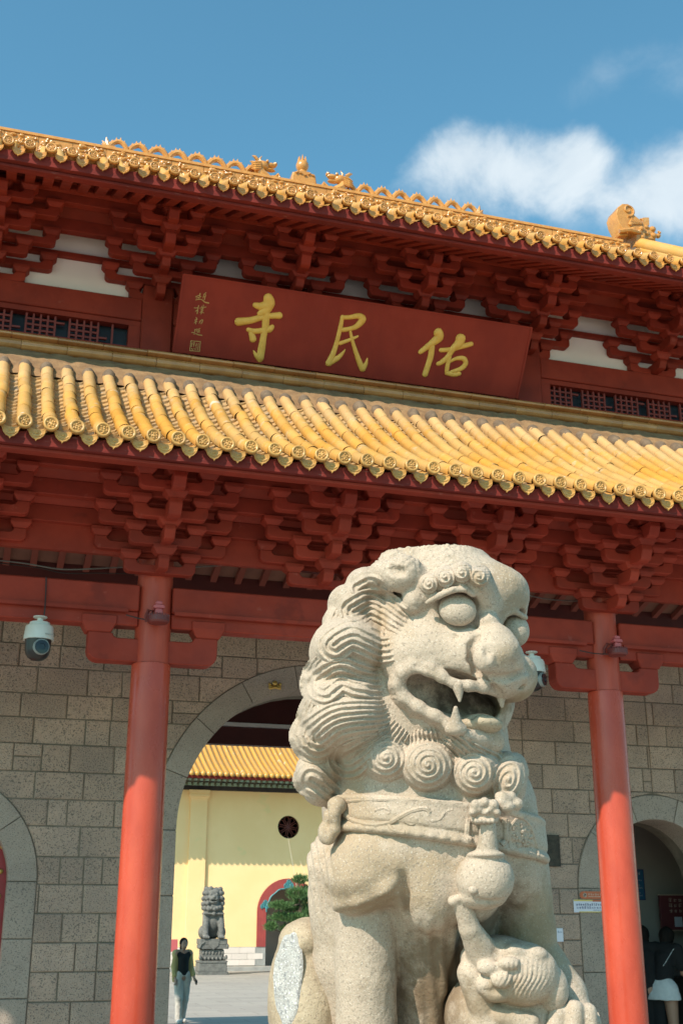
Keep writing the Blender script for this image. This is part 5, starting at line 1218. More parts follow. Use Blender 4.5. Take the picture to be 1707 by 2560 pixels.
# eyebrow curls
for (x, y, r_, d) in ((1022, 1324, 24, 1), (1061, 1314, 24, 1), (1100, 1323, 25, -1), (984, 1340, 22, 1)): spiral(x, y, r_ + 2, 30, 2.4, d, A=3.4, name='brow_curl')
for a in ([(1022, 1340), (1020, 1358)], [(1060, 1332), (1058, 1350)], [(1098, 1340), (1104, 1366)], [(990, 1352), (992, 1372)]): lock([a[0], ((a[0][0] + a[1][0]) / 2 + 2, (a[0][1] + a[1][1]) / 2), a[1]], (13, 9), 8, 3, 1.6, name='brow_tuft')

# ---- eyes, fangs, tongue
def blob(name, prims, k, h, amp=.0012, mat='lion', lo=None, hi=None, post=None):
    los = np.min([np.asarray(c) - np.asarray(r_) for (f, c, r_), s_ in prims], axis=0) - .03; his = np.max([np.asarray(c) + np.asarray(r_) for (f, c, r_), s_ in prims], axis=0) + .03
    fd = Field(los, his, h)
    for q, s_ in prims: fd.put(q, k * LS, s_)
    P, F = finish(fd, amp, len(name))
    if post: P = post(P, F)
    return lput(name, P, F, mat)
blob('eye', [(E_(1050, 1400, 164, 41, 36, 29, rotm(0, 0, -14)), False)], 2, .005); blob('eye', [(E_(1181, 1449, 84, 33, 37, 34), False)], 2, .005)
blob('fang', [(C_((1052, 1576, 200), (1055, 1609, 210), 15, 4), False)], 2, .0035); blob('fang', [(C_((1046, 1668, 196), (1046, 1626, 206), 17, 5), False), (E_(1046, 1674, 194, 24, 16, 18), False)], 6, .0035)
blob('fang', [(C_((1150, 1600, 150), (1152, 1622, 152), 11, 4), False)], 2, .0035)
blob('tongue', [(E_(1106, 1662, 140, 46, 20, 48, rotm(0, 0, -6)), False), (E_(1075, 1666, 150, 30, 16, 30), False), (C_((1060, 1646, 182), (1135, 1651, 150), 5, 5), True)], 6, .005, mat='lionstain')

# ---- sash with scrollwork, clasp and bell
def build_sash():
    fd = Field(LP(690, 2050, -230), LP(1310, 1760, 330), .0072); k = 0
    fd.put(E_(997, 1872, 5, 247, 200, 196), 0); fd.put(E_(1178, 1965, 10, 80, 128, 120), 20 * LS); fd.put(E_(858, 1972, 74, 128, 112, 112), 20 * LS)
    pt, pb = LP(1000, 1832, 190), LP(1000, 1932, 190)
    tilt = np.array([.10, 1, -.02]); tilt /= np.linalg.norm(tilt); tl2 = np.array([.14, 1, -.02]); tl2 /= np.linalg.norm(tl2)
    big_ = np.array([2., 2., 2.])
    fd.put((lambda X, Y, Z: -((X - pt[0]) * tilt[0] + (Y - pt[1]) * tilt[1] + (Z - pt[2]) * tilt[2]), pt, big_), 3 * LS, True)
    fd.put((lambda X, Y, Z: ((X - pb[0]) * tl2[0] + (Y - pb[1]) * tl2[1] + (Z - pb[2]) * tl2[2]), pb, big_), 3 * LS, True)
    P, F = finish(fd, .0018, 9); X, Y, Wp = LPX(P); N_ = normals(P, F)
    dl = (P - pb) @ tl2 / LS; dt = (pt - P) @ tilt / LS                    # px above lower edge, below upper edge
    P = P + N_ * LS * (5.5 * np.exp(-((dl - 9) / 6) ** 2) + 3 * np.exp(-((dt - 8) / 5) ** 2) - 4 * np.exp(-((dl - 24) / 4) ** 2))[:, None]
    P = P + N_ * (LS * 2.2 * np.exp(-((dl - 9) / 7) ** 2) * np.cos(X / 4.5))[:, None]
    return P, F
SP_, SF_ = build_sash(); sash = lput('sash', SP_, SF_)
DM2 = depthmap((SP_, BP)); DS2 = smooth(DM2, 5)
w2 = lambda X, Y: DS2[np.clip(((np.asarray(Y) - GY0) / GS).astype(int), 0, GH - 1), np.clip(((np.asarray(X) - GX0) / GS).astype(int), 0, GW - 1)]
def scroll(path, r_, name='scroll', lift=0, parent=None):
    p = []
    for i in range(len(path) - 1):
        p0, p1, p2, p3 = [np.array(path[j], float) for j in (max(0, i - 1), i, i + 1, min(len(path) - 1, i + 2))]
        for t in np.linspace(0, 1, 6, endpoint=False): p.append(.5 * ((2 * p1) + (p2 - p0) * t + (2 * p0 - 5 * p1 + 4 * p2 - p3) * t * t + (3 * p1 - p0 - 3 * p2 + p3) * t ** 3))
    p.append(np.array(path[-1], float)); pts = []
    for q in p: pts.append(LP(q[0], q[1], float(w2(q[0], q[1])) + lift))
    wp = L2W(np.array(pts)); m = MB(LROOT); m.tube([Vector(v) for v in wp], r_ * LS, 8); return m.obj(name, 'lion', sash, True)
scroll([(790, 1868), (812, 1884), (850, 1894), (890, 1890), (918, 1876), (945, 1862), (975, 1856), (988, 1866)], 6.5)
scroll([(890, 1892), (905, 1908), (930, 1912)], 5); scroll([(985, 1866), (990, 1884), (1010, 1880), (1020, 1866), (1040, 1858)], 5); scroll([(770, 1846), (820, 1838), (900, 1836), (980, 1838), (1060, 1846)], 4.5)
scroll([(930, 1886), (945, 1892), (958, 1884), (950, 1876), (940, 1880)], 4.5); scroll([(860, 1862), (880, 1856), (895, 1862), (890, 1872)], 4.5)
rr2 = random.Random(4); m = MB(LROOT)
for k in range(70):
    x, y = rr2.uniform(1175, 1222), rr2.uniform(1890, 1945)
    if ((x - 1198) / 26) ** 2 + ((y - 1918) / 32) ** 2 < 1: p = L2W(LP(x, y, float(w2(x, y)))[None])[0]; m.ball(tuple(p), LS * rr2.uniform(3, 5.5), 6, 4)
tag(m.obj('beaded_panel', 'lion', sash, True), None, None, kind='stuff')
scroll([(1170, 1950), (1168, 1905), (1190, 1878), (1212, 1890), (1228, 1930), (1235, 1965)], 4)
scroll([(1075, 1880), (1072, 1920), (1080, 1928)], 7, 'clasp_bar', 2); scroll([(1158, 1880), (1160, 1925), (1150, 1940)], 7, 'clasp_bar', 2); scroll([(1070, 1884), (1092, 1882)], 6, 'clasp_bar', 2); scroll([(1150, 1884), (1165, 1886)], 6, 'clasp_bar', 2)
# lion-mask clasp
pr_ = [(E_(1112, 1862, 205, 34, 26, 26), False), (E_(1112, 1884, 212, 30, 10, 22), False)]
for (x, y, r_) in ((1092, 1848, 12), (1112, 1842, 11), (1132, 1848, 12), (1100, 1860, 8), (1122, 1860, 8), (1112, 1868, 9), (1085, 1866, 9), (1140, 1866, 9)): pr_.append((E_(x, y, 226, r_, r_, 12), False))
for x in (1092, 1102, 1112, 1122, 1132): pr_.append((E_(x, 1884, 236, 4.5, 7, 6), False))
pr_.append((C_((1085, 1876, 236), (1140, 1876, 234), 3.5, 3.5), True))
blob('mask_clasp', pr_, 5, .0042)
blob('tassel', [(C_((1150, 1842, 205), (1172, 1830, 190), 14, 12), False), (E_(1160, 1852, 205, 20, 12, 16), False), (E_(1182, 1846, 190, 18, 14, 16), False), (E_(1150, 1828, 200, 14, 10, 12), False), (C_((1165, 1862, 200), (1195, 1872, 180), 9, 9), False)], 4, .0045)
def bell_post(P, F):
    X, Y, Wp = LPX(P); N_ = normals(P, F); return P + N_ * (LS * (3.2 * np.cos((Y - 1960) / 4.2) * np.exp(-((Y - 1968) / 10) ** 2)))[:, None]
blob('bell', [(C_((1120, 1898, 215), (1118, 1950, 215), 17, 22), False), (E_(1113, 2018, 205, 62, 58, 58), False), (E_(1116, 1966, 208, 38, 14, 36), False), (E_(1104, 2062, 205, 52, 24, 46), False), (C_((1070, 2066, 255), (1150, 2072, 250), 4, 4), True)], 8, .0052, post=bell_post)
spiral(1143, 2036, 17, 8, 1.6, 1, 1.4, 0, 2.4, 'bell_boss', wfix=lambda X, Y: 235 + 0 * X - .05 * (X - 1143) ** 2 * .3)
blob('bell_boss', [(E_(1086, 2044, 256, 11, 9, 8), False)], 2, .004)
# knotted bow at the near end of the sash
blob('sash_knot', [(E_(774, 1850, 108, 22, 20, 26), False), (E_(756, 1878, 98, 14, 20, 22), False), (C_((768, 1868, 128), (770, 1905, 130), 14, 11), False), (C_((770, 1905, 130), (756, 1928, 120), 11, 12), False), (E_(748, 1912, 105, 18, 26, 24), False), (E_(768, 1852, 150, 9, 8, 10), True), (C_((742, 1895, 130), (760, 1892, 140), 3, 3), True)], 7, .005)

# ---- cub under the far paw
def cub_post(P, F):
    X, Y, Wp = LPX(P); N_ = normals(P, F); g = np.exp(-(((X - 1200) / 42) ** 2 + ((Y - 2250) / 34) ** 2)); P = P + N_ * (LS * 3.2 * g * np.cos((X + .35 * (Y - 2250) + 4 * np.sin(Y / 12)) / 11 * 2 * math.pi))[:, None]
    return P
cp = [(E_(1165, 2340, 100, 140, 120, 110), False), (E_(1140, 2200, 140, 80, 48, 66), False), (E_(1195, 2236, 168, 82, 66, 66), False), (C_((1062, 2078, 205), (1078, 2132, 198), 20, 22), False), (C_((1078, 2132, 198), (1108, 2190, 172), 23, 36), False),
      (E_(1054, 2068, 208, 24, 13, 18), False), (E_(1038, 2070, 214, 8, 9, 10), False), (E_(1052, 2062, 222, 8, 9, 10), False), (E_(1066, 2064, 222, 8, 10, 10), False),
      (C_((1085, 2235, 168), (1110, 2320, 172), 34, 30), False), (E_(1120, 2350, 170, 46, 40, 40), False), (C_((1150, 2330, 190), (1215, 2350, 200), 24, 22), False),
      (E_(1150, 2248, 226, 22, 19, 18), False), (E_(1122, 2222, 212, 26, 16, 18), False), (E_(1168, 2212, 222, 24, 14, 16), False), (E_(1118, 2262, 205, 24, 22, 22), False), (E_(1140, 2282, 205, 30, 18, 24), False),
      (E_(1268, 2270, 165, 34, 48, 40), False), (E_(1225, 2192, 185, 30, 18, 26), False), (E_(1252, 2216, 180, 20, 22, 24), False), (E_(1180, 2185, 185, 30, 16, 26), False),
      (C_((1102, 2276, 226), (1165, 2276, 232), 3.5, 3.5), True), (C_((1132, 2236, 232), (1172, 2230, 240), 3.5, 3.5), True)]
cub = blob('cub', cp, 7, .0060, post=cub_post)
DM3 = depthmap((HP, BP, SP_)); 
X_, Y_, W_ = LPX((np.array([v.co for v in cub.data.vertices]) + np.array(LROOT) - _O) @ np.stack([_rt, np.array([0, 0, 1.]), -_fh], 1)); i_ = ((Y_ - GY0) / GS).astype(int); j_ = ((X_ - GX0) / GS).astype(int); ok_ = (i_ >= 0) & (i_ < GH) & (j_ >= 0) & (j_ < GW); np.maximum.at(DM3, (i_[ok_], j_[ok_]), W_[ok_]); DS3 = smooth(DM3, 4)
w3 = lambda X, Y: DS3[np.clip(((np.asarray(Y) - GY0) / GS).astype(int), 0, GH - 1), np.clip(((np.asarray(X) - GX0) / GS).astype(int), 0, GW - 1)]
for (x, y, r_, d) in ((1180, 2186, 17, 1), (1207, 2188, 17, 1), (1232, 2196, 17, 1), (1252, 2214, 17, -1), (1262, 2238, 16, 1), (1152, 2250, 17, 1), (1222, 2222, 15, -1)): spiral(x, y, r_, 10, 2, d, A=2.2, name='cub_curl', wfix=w3)

# ---- pedestal
m = MB(LROOT); cx_, cy_ = LROOT[0], LROOT[1]
m.box((-.95, -1.05, 0), (.95, 1.05, .18), .02); m.box((-.86, -.96, .18), (.86, .96, .28), .03); m.box((-.78, -.88, .28), (.78, .88, PED_Z - .2), .01); m.box((-.86, -.96, PED_Z - .2), (.86, .96, PED_Z - .06), .03)
m.v = [tuple(np.array(v) + np.array([cx_, cy_, 0])) for v in m.v]
pe = obj('pedestal', m.mesh('pedestal', 'lionstain'), lion); pe.rotation_euler = (0, 0, -YAW); 
# ================================================================= yellow hall across the courtyard
HY = 46.0
hall = empty('yellow_hall', (12.2, HY, 0), 'yellow limewashed temple hall with orange tiled roof seen through the middle arch', 'building'); HO = tuple(hall.location)
def hmb(): return MB(HO)
HX0, HX1 = -4.0, 32.0
DCX, DZ, DRO, DRI = 12.26, 2.03, 1.22, .87
# wall with a round window and an arched doorway cut out
outl = [(HX0, 0), (DCX - DRI, 0)] + archpts(DCX, DZ, DRI) + [(DCX + DRI, 0), (HX1, 0), (HX1, 6.7), (HX0, 6.7)]
WCX, WCZ, WR = 12.227, 5.157, .43
hole = [(WCX + WR * math.cos(2 * math.pi * k / 32), WCZ + WR * math.sin(2 * math.pi * k / 32)) for k in range(32)]
tri = tessellate_polygon([[Vector((x, z, 0)) for x, z in outl], [Vector((x, z, 0)) for x, z in hole]]); allp = outl + hole; n = len(allp); no = len(outl)
fs = [tuple(t) for t in tri] + [tuple(i + n for i in reversed(t)) for t in tri]
fs += [(i, (i + 1) % no, (i + 1) % no + n, i + n) for i in range(no)] + [(no + i, no + (i + 1) % 32, no + (i + 1) % 32 + n, no + i + n) for i in range(32)]
m = hmb().add([(x, HY, z) for x, z in allp] + [(x, HY + .35, z) for x, z in allp], fs); hw_ = m.obj('wall', 'yellow', hall)
for px_ in (8.347, 17.6):
    m = hmb(); m.box((px_, HY - .11, .15), (px_ + .64, HY, 6.12)); P_ = m.obj('pilaster', 'yellow', hall)
    m = hmb()
    for a, b, e in ((6.12, 6.2, .04), (6.2, 6.28, .08), (6.28, 6.33, .05), (6.33, 6.45, .08)): m.box((px_ - e, HY - .11 - e, a), (px_ + .64 + e, HY, b - .002))
    m.obj('capital', 'yellow', P_)
m = hmb(); m.box((HX0, HY - .06, 6.45), (HX1, HY, 6.62)); m.obj('dark_frieze', 'darkwood', hall)
# skirting tiles, kerb
sk = hmb(); sk.box((HX0, HY - .02, .14), (DCX - DRI, HY, .80)); sk = sk.obj('skirting', 'kerb', hall)
tm = MB().box((.004, -.015, .004), (.596, 0, .205)).mesh('skirting_tile', 'skirt')
for j in range(3):
    for i in range(15):
        x = 2.0 + .6 * i + .3 * (j % 2)
        if x + .6 < DCX - DRI + .02: obj('skirting_tile', tm, sk, (x - HO[0], -.021, .155 + .212 * j))
m = hmb(); m.box((HX0, HY - 1.0, 0), (HX1, HY, .13)); m.obj('step', 'kerb', hall)
# round window with petal tracery
m = hmb(); m.lathe([(WR, 0), (0, 0)], (WCX, HY + .12, WCZ), axis='y', seg=32); wn = m.obj('round_window', 'glass', hall)
for k in range(8):
    a = 2 * math.pi * k / 8 + .2; q = lambda r_, da: (WCX + r_ * WR * math.cos(a + da), HY + .09, WCZ + r_ * WR * math.sin(a + da))
    m = hmb(); m.tube([q(.16, 0), q(.5, -.22), q(.78, -.30), q(.98, 0), q(.78, .30), q(.5, .22), q(.16, 0)], .011, 5); m.obj('petal_bar', 'rafter', wn)
m = hmb(); m.lathe([(.16 * WR, 0), (.16 * WR, -.03), (.08 * WR, -.04), (0, -.04)], (WCX, HY + .1, WCZ), axis='y', seg=14); m.obj('hub', 'redin', wn)
# red arch surround with teal carving, dark doorway
n_ = 28; po = [(DCX - DRO, .8)] + archpts(DCX, DZ, DRO, n_) + [(DCX + DRO, .8)]; pi_ = [(DCX - DRI, .8)] + archpts(DCX, DZ, DRI, n_) + [(DCX + DRI, .8)]
vs = [(x, HY - .04, z) for x, z in po + pi_] + [(x, HY - .001, z) for x, z in po + pi_]; L = len(po); fs = []
for i in range(L - 1): fs += [(i, i + 1, L + i + 1, L + i), (i, 2 * L + i, 2 * L + i + 1, i + 1), (L + i, L + i + 1, 3 * L + i + 1, 3 * L + i)]
fs += [(0, L, 3 * L, 2 * L), (L - 1, 3 * L - 1, 4 * L - 1, 2 * L - 1)]
ds = hmb().add(vs, fs).obj('door_surround', 'redframe', hall)
def swirl(cx, cz_, r_, turns, flip=1): return [(cx + flip * r_ * (t / turns) * math.cos(t * 6.283), HY - .06, cz_ + r_ * (t / turns) * math.sin(t * 6.283)) for t in np.linspace(.15, turns, 22)]
for (cx, cz_, sc, fl) in ((12.26, 3.02, 1, 1), (11.36, 2.27, 1, 1), (13.16, 2.27, 1, -1)):
    m = hmb()
    for dx, dz in ((0, .11), (-.11, -.03), (.11, -.03)): m.tube(swirl(cx + dx, cz_ + dz, .095, 1.7, fl), .020, 6)
    m.prism([(cx - .17, cz_ - .10), (cx + .17, cz_ - .10), (cx + .13, cz_ + .08), (cx, cz_ + .2), (cx - .13, cz_ + .08)], HY - .055, HY - .04); m.obj('cloud_carving', 'teal', ds, True)
p = []; 
for k in range(41):
    a = math.pi * k / 40; r_ = DRI - .01 + .03 * abs(math.sin(a * 7)); p.append((DCX - r_ * math.cos(a), HY - .05, DZ + r_ * math.sin(a)))
hmb().tube(p, .03, 6).obj('teal_moulding', 'teal', ds, True)
m = hmb(); m.box((DCX - 1.6, HY + 2.4, 0), (DCX + 2.2, HY + 2.5, 3.6)); m.box((DCX - 1.7, HY + .36, 0), (DCX - 1.6, HY + 2.5, 3.6)); m.box((DCX + 2.2, HY + .36, 0), (DCX + 2.3, HY + 2.5, 3.6)); m.box((DCX - 1.7, HY + .36, 3.6), (DCX + 2.3, HY + 2.5, 3.7)); m.obj('dark_lobby', 'interior', hall)
# roof: eave, painted rafter ends, tile rows
RY0, RZ0, RY1, RZ1 = 43.97, 6.88, 50.5, 11.2
hz = lambda y: roofz(y, RY0, RZ0, RY1, RZ1, .62)
pl = [(RY0 + .14 + (RY1 - RY0 - .14) * k / 10,) for k in range(11)]; pl = [(y[0], hz(y[0]) - .06) for y in pl]
m = hmb(); m.prism(pl + [(y, z - .12) for y, z in reversed(pl)], HX0 - .5, HX1, axis='x'); hr = m.obj('roof', 'tilepan', hall)
m = hmb(); m.box((HX0, 44.10, 6.69), (HX1, 44.16, 6.80)); m.obj('eave_board', 'fascia', hr)
m = hmb(); m.prism([(44.16, 6.75), (46.0, 7.0), (46.0, 6.62), (45.2, 6.60)], HX0, HX1, axis='x'); m.obj('soffit', 'darkwood', hr)
vs = []; fs = []; sg = 8; nn = 16
for i in range(nn + 1):
    y = RY0 + (RY1 - RY0) * i / nn
    for k in range(sg + 1): a = R(-15) + R(210) * k / sg; vs.append((.075 * math.cos(a), y - RY0 - .045 * math.sin(a), hz(y) - RZ0 + .06 * math.sin(a)))
for i in range(nn):
    for k in range(sg): q = i * (sg + 1) + k; fs.append((q, q + 1, q + sg + 2, q + sg + 1))
trm = MB().add(vs, fs); 
for i in range(26): y = RY0 + .22 * i; trm.lathe([(.080, -.012), (.080, .012)], (0, y - RY0, hz(y) - RZ0), axis='y', seg=10)
trm = trm.mesh('tile_row', 'hallroof', True)
dm = MB().lathe([(0, 0), (.088, 0), (.088, .06)], axis='y', seg=12).mesh('eave_disc', 'hallroof', 'all'); dd = MB().prism([(-.085, .02), (.085, .02), (.06, -.03), (0, -.06), (-.06, -.03)], -.01, .01).mesh('drip_tile', 'hallroof')
e1 = MB().box((-.055, 0, -.055), (.055, .5, .055)).mesh('rafter_end', 'greenpaint'); e2 = MB().box((-.06, 0, -.06), (.06, .6, .06)).mesh('rafter_end', 'greenpaint')
for i in range(58):
    x = 3.211 + .217 * i
    if x > 14.8: break
    obj('tile_row', trm, hr, (x - HO[0], RY0 - HY, RZ0)); obj('eave_disc', dm, hr, (x - HO[0], RY0 - HY - .05, RZ0 - .03))
    obj('rafter_end', e1, hr, (x - HO[0], 44.22 - HY, 6.67), (R(8), 0, 0)); obj('rafter_end', e2, hr, (x + .1 - HO[0], 44.85 - HY, 6.565), (R(6), 0, 0))

# ================================================================= grey lion statue in the courtyard
def grey_lion():
    X0, Y0 = 8.67, 42.6; e = empty('courtyard_lion_statue', (X0, Y0, 0), 'dark grey stone lion on a carved plinth in the sunny courtyard', 'statue'); e.rotation_euler = (0, 0, R(-4))
    m = MB(); m.box((-.52, -.5, 0), (.52, .5, .10), .02); m.box((-.48, -.46, .10), (.48, .46, .38), .02); m.box((-.50, -.48, .38), (.50, .48, .45), .03); m.box((-.38, -.38, .45), (.38, .38, .82), .05); m.box((-.46, -.46, .82), (.46, .46, .96), .03); m.box((-.47, -.47, .96), (.47, .47, 1.14), .02)
    for k in range(7): m.ball((-.39 + .13 * k, -.40, .52), (.055, .06, .06), 8, 5); m.ball((-.33 + .11 * k, -.37, .70), (.05, .05, .07), 8, 5)
    m.prism([(-.20, 1.13), (.20, 1.13), (.16, .92), (0, .80), (-.16, .92)], -.485, -.46); m.tube([(-.3, -.475, 1.05), (-.42, -.48, .97), (-.46, -.47, .86)], .03, 6)
    for sx_ in (-1, 1): m.ball((sx_ * .47, -.44, .90), (.06, .06, .09), 8, 6); m.ball((sx_ * .44, -.44, .55), (.05, .05, .08), 8, 6)
    m.obj('plinth', 'greylion', e, True)
    fd = Field((-.6, -.6, 1.0), (.6, .6, 3.0), .0165); A = lambda x, y, z, a, b, c: ell((x, y, z), (a, b, c))
    for q in (A(0, .05, 1.75, .30, .30, .42), A(0, .22, 1.45, .34, .30, .34), A(0, -.05, 2.15, .33, .30, .28), A(-.02, -.10, 2.52, .27, .27, .28), A(-.03, -.30, 2.47, .17, .14, .12), A(-.03, -.30, 2.33, .15, .12, .06), A(-.02, -.2, 2.66, .23, .18, .12)): fd.put(q, .07)
    for sx_ in (-1, 1):
        fd.put(cone((sx_ * .22, -.1, 1.95), (sx_ * .27, -.24, 1.55), .14, .11), .05); fd.put(cone((sx_ * .27, -.24, 1.55), (sx_ * .26, -.32, 1.22), .11, .09), .03); fd.put(A(sx_ * .26, -.40, 1.21, .12, .13, .07), .02)
        for k in range(4): fd.put(A(sx_ * .26 - .085 + .057 * k, -.50, 1.19, .03, .05, .045), .008)
        fd.put(A(sx_ * .30, .1, 1.35, .17, .28, .22), .04)
        fd.put(A(-.03 + sx_ * .10, -.37, 2.58, .045, .04, .04), .006); fd.put(A(-.03 + sx_ * .09, -.40, 2.43, .06, .05, .05), .015); fd.put(cone((-.03 + sx_ * .10, -.33, 2.66), (-.03 + sx_ * .17, -.28, 2.62), .04, .03), .015); fd.put(A(-.02 + sx_ * .24, -.15, 2.66, .06, .05, .09), .02)
    fd.put(A(-.03, -.42, 2.50, .06, .06, .05), .01); fd.put(A(-.03, -.45, 2.375, .10, .14, .032), .008, True); fd.put(A(0, -.35, 1.95, .07, .07, .07), .01); fd.put(A(-.28, -.36, 1.30, .11, .11, .10), .02)
    r2 = random.Random(5)
    for ring, (rr_, zz, nn_) in enumerate(((.33, 2.62, 10), (.35, 2.45, 11), (.36, 2.28, 11), (.34, 2.12, 10), (.27, 2.76, 8))):
        for k in range(nn_):
            a = R(-40) + R(260) * k / (nn_ - 1) + ring * .1; fd.put(A(-.02 + rr_ * math.cos(a) * .92, -.06 + rr_ * math.sin(a) * .9, zz + r2.uniform(-.02, .02), .085, .085, .085), .012)
    for k in range(5): fd.put(A(-.2 + .1 * k, -.33 - .03 * (2 - abs(k - 2)), 2.16 - .03 * (2 - abs(k - 2)), .065, .06, .065), .008)
    fd.put(rbox((0, -.03, 1.955), (.345, .33, .03), .01), .01)
    P, F = finish(fd, .003, 2); obj('lion', npmesh('lion', P, F, 'greylion'), e)
grey_lion()

# ================================================================= people
def person(name, label, loc, rotz, H, J, outfit, group=None, hair='bun', head_tilt=(0, 0)):
    """J: joint dictionary in a 1.7 m figure facing -y; body is one continuous surface, clothes are shells over it"""
    e = empty(name, loc, label, 'person', group); e.rotation_euler = (0, 0, rotz); sc = H / 1.7
    V = {k: np.array(v, float) for k, v in J.items()}
    lo = np.min(list(V.values()), axis=0) - .30; hi = np.max(list(V.values()), axis=0) + .30; lo[2] = -.02
    fd = Field(lo, hi, .0085); hd = V['head']; nk = V['neck']
    def limb(f, pts, rr, k=.03):
        for (a, b), (ra, rb) in zip(zip(pts, pts[1:]), zip(rr, rr[1:])): f.put(cone(V[a] if isinstance(a, str) else a, V[b] if isinstance(b, str) else b, ra, rb), k)
    fd.put(cone(V['pelvis'] + [-.07, 0, 0], V['pelvis'] + [.07, 0, 0], .105, .105), .04); fd.put(cone(V['pelvis'], V['waist'], .11, .095), .05); fd.put(cone(V['waist'], V['chest'], .10, .105), .05)
    fd.put(cone(V['shL'], V['shR'], .065, .065), .05); fd.put(cone(V['chest'], nk, .09, .045), .04); fd.put(cone(nk, hd + [0, .01, -.06], .043, .045), .02)
    fd.put(ell(hd, (.074, .092, .108)), .015); fd.put(ell(hd + [0, -.05, -.06], (.050, .045, .05)), .02)
    fd.put(ell(hd + [0, -.094, -.02], (.014, .018, .024)), .008); fd.put(cone(hd + [-.02, -.092, -.062], hd + [.02, -.092, -.062], .008, .008), .004)
    for s_ in (-1, 1):
        fd.put(ell(hd + [s_ * .033, -.094, .006], (.017, .010, .010)), .006, True); fd.put(ell(hd + [s_ * .033, -.083, .006], (.014, .010, .009)), .002); fd.put(ell(hd + [s_ * .076, .005, -.01], (.012, .022, .032)), .006)
    for s_, t in (('L', -1), ('R', 1)):
        limb(fd, ['hip' + s_, 'knee' + s_, 'ank' + s_], (.088, .058, .038)); an = V['ank' + s_]; fd.put(cone(an + [0, .03, -.04], an + [0, -.15, -.055], .036, .028), .02)
        limb(fd, ['sh' + s_, 'elb' + s_, 'wr' + s_], (.054, .040, .027)); w_ = V['wr' + s_]; d = w_ - V['elb' + s_]; d /= np.linalg.norm(d); hnd = w_ + d * .06
        side = np.array([0, 1, 0.]) - d * d[1]; side /= np.linalg.norm(side); nrm = np.cross(d, side)
        fd.put(cone(w_ + d * .02, hnd + d * .02, .026, .030), .015)
        for k, (off, ln) in enumerate(((-.027, .058), (-.009, .070), (.009, .066), (.026, .050))):
            b0 = hnd + d * .035 + side * off; b1 = b0 + d * ln * .55 + nrm * .012 * t; fd.put(cone(b0, b1, .0095, .009), .003); fd.put(cone(b1, b1 + d * ln * .4 + nrm * .026 * t, .009, .008), .003)
        b0 = w_ + d * .04 - side * .025; fd.put(cone(b0, b0 + d * .035 - side * .025, .011, .010), .005); fd.put(cone(b0 + d * .035 - side * .025, b0 + d * .065 - side * .028 + nrm * .012 * t, .010, .009), .003)
    P, F = fd.mesh(); P = relax(P, F, 1); body_ = obj('body', npmesh('body', P * sc, F, 'skin'), e)
    for nm, mat, prims, cut in outfit(V, hd):
        los = np.min([np.asarray(c) - np.asarray(r_) for (f, c, r_), s_, k in prims if not s_], axis=0) - .04; his = np.max([np.asarray(c) + np.asarray(r_) for (f, c, r_), s_, k in prims if not s_], axis=0) + .04
        f2 = Field(los, his, .0095)
        for q, s_, k in prims: f2.put(q, k, s_)
        P, F = f2.mesh()
        if len(P) == 0: continue
        P = relax(P, F, 1); N_ = normals(P, F); P = P + N_ * (.010 * vnoise(P, 14) + .006 * vnoise(P, 30))[:, None]; obj(nm, npmesh(nm, P * sc, F, mat), e)
    return e
BIG = np.array([2., 2., 2.])
def below(z): return (lambda X, Y, Z: Z - z + 0 * X + 0 * Y, np.array([0, 0, z]), BIG)
def above(z): return (lambda X, Y, Z: z - Z + 0 * X + 0 * Y, np.array([0, 0, z]), BIG)
J1 = dict(pelvis=(0, 0, .92), waist=(0, 0, 1.08), chest=(0, 0, 1.25), neck=(0, .01, 1.43), head=(.0, -.01, 1.575), shL=(-.15, .01, 1.38), shR=(.15, .01, 1.38), elbL=(-.19, .03, 1.12), wrL=(-.18, -.05, .90), elbR=(.19, .03, 1.12), wrR=(.22, -.10, .92),
          hipL=(-.085, 0, .88), hipR=(.085, 0, .88), kneeL=(-.085, -.07, .49), ankL=(-.08, -.05, .09), kneeR=(.075, .01, .48), ankR=(.07, .10, .10))
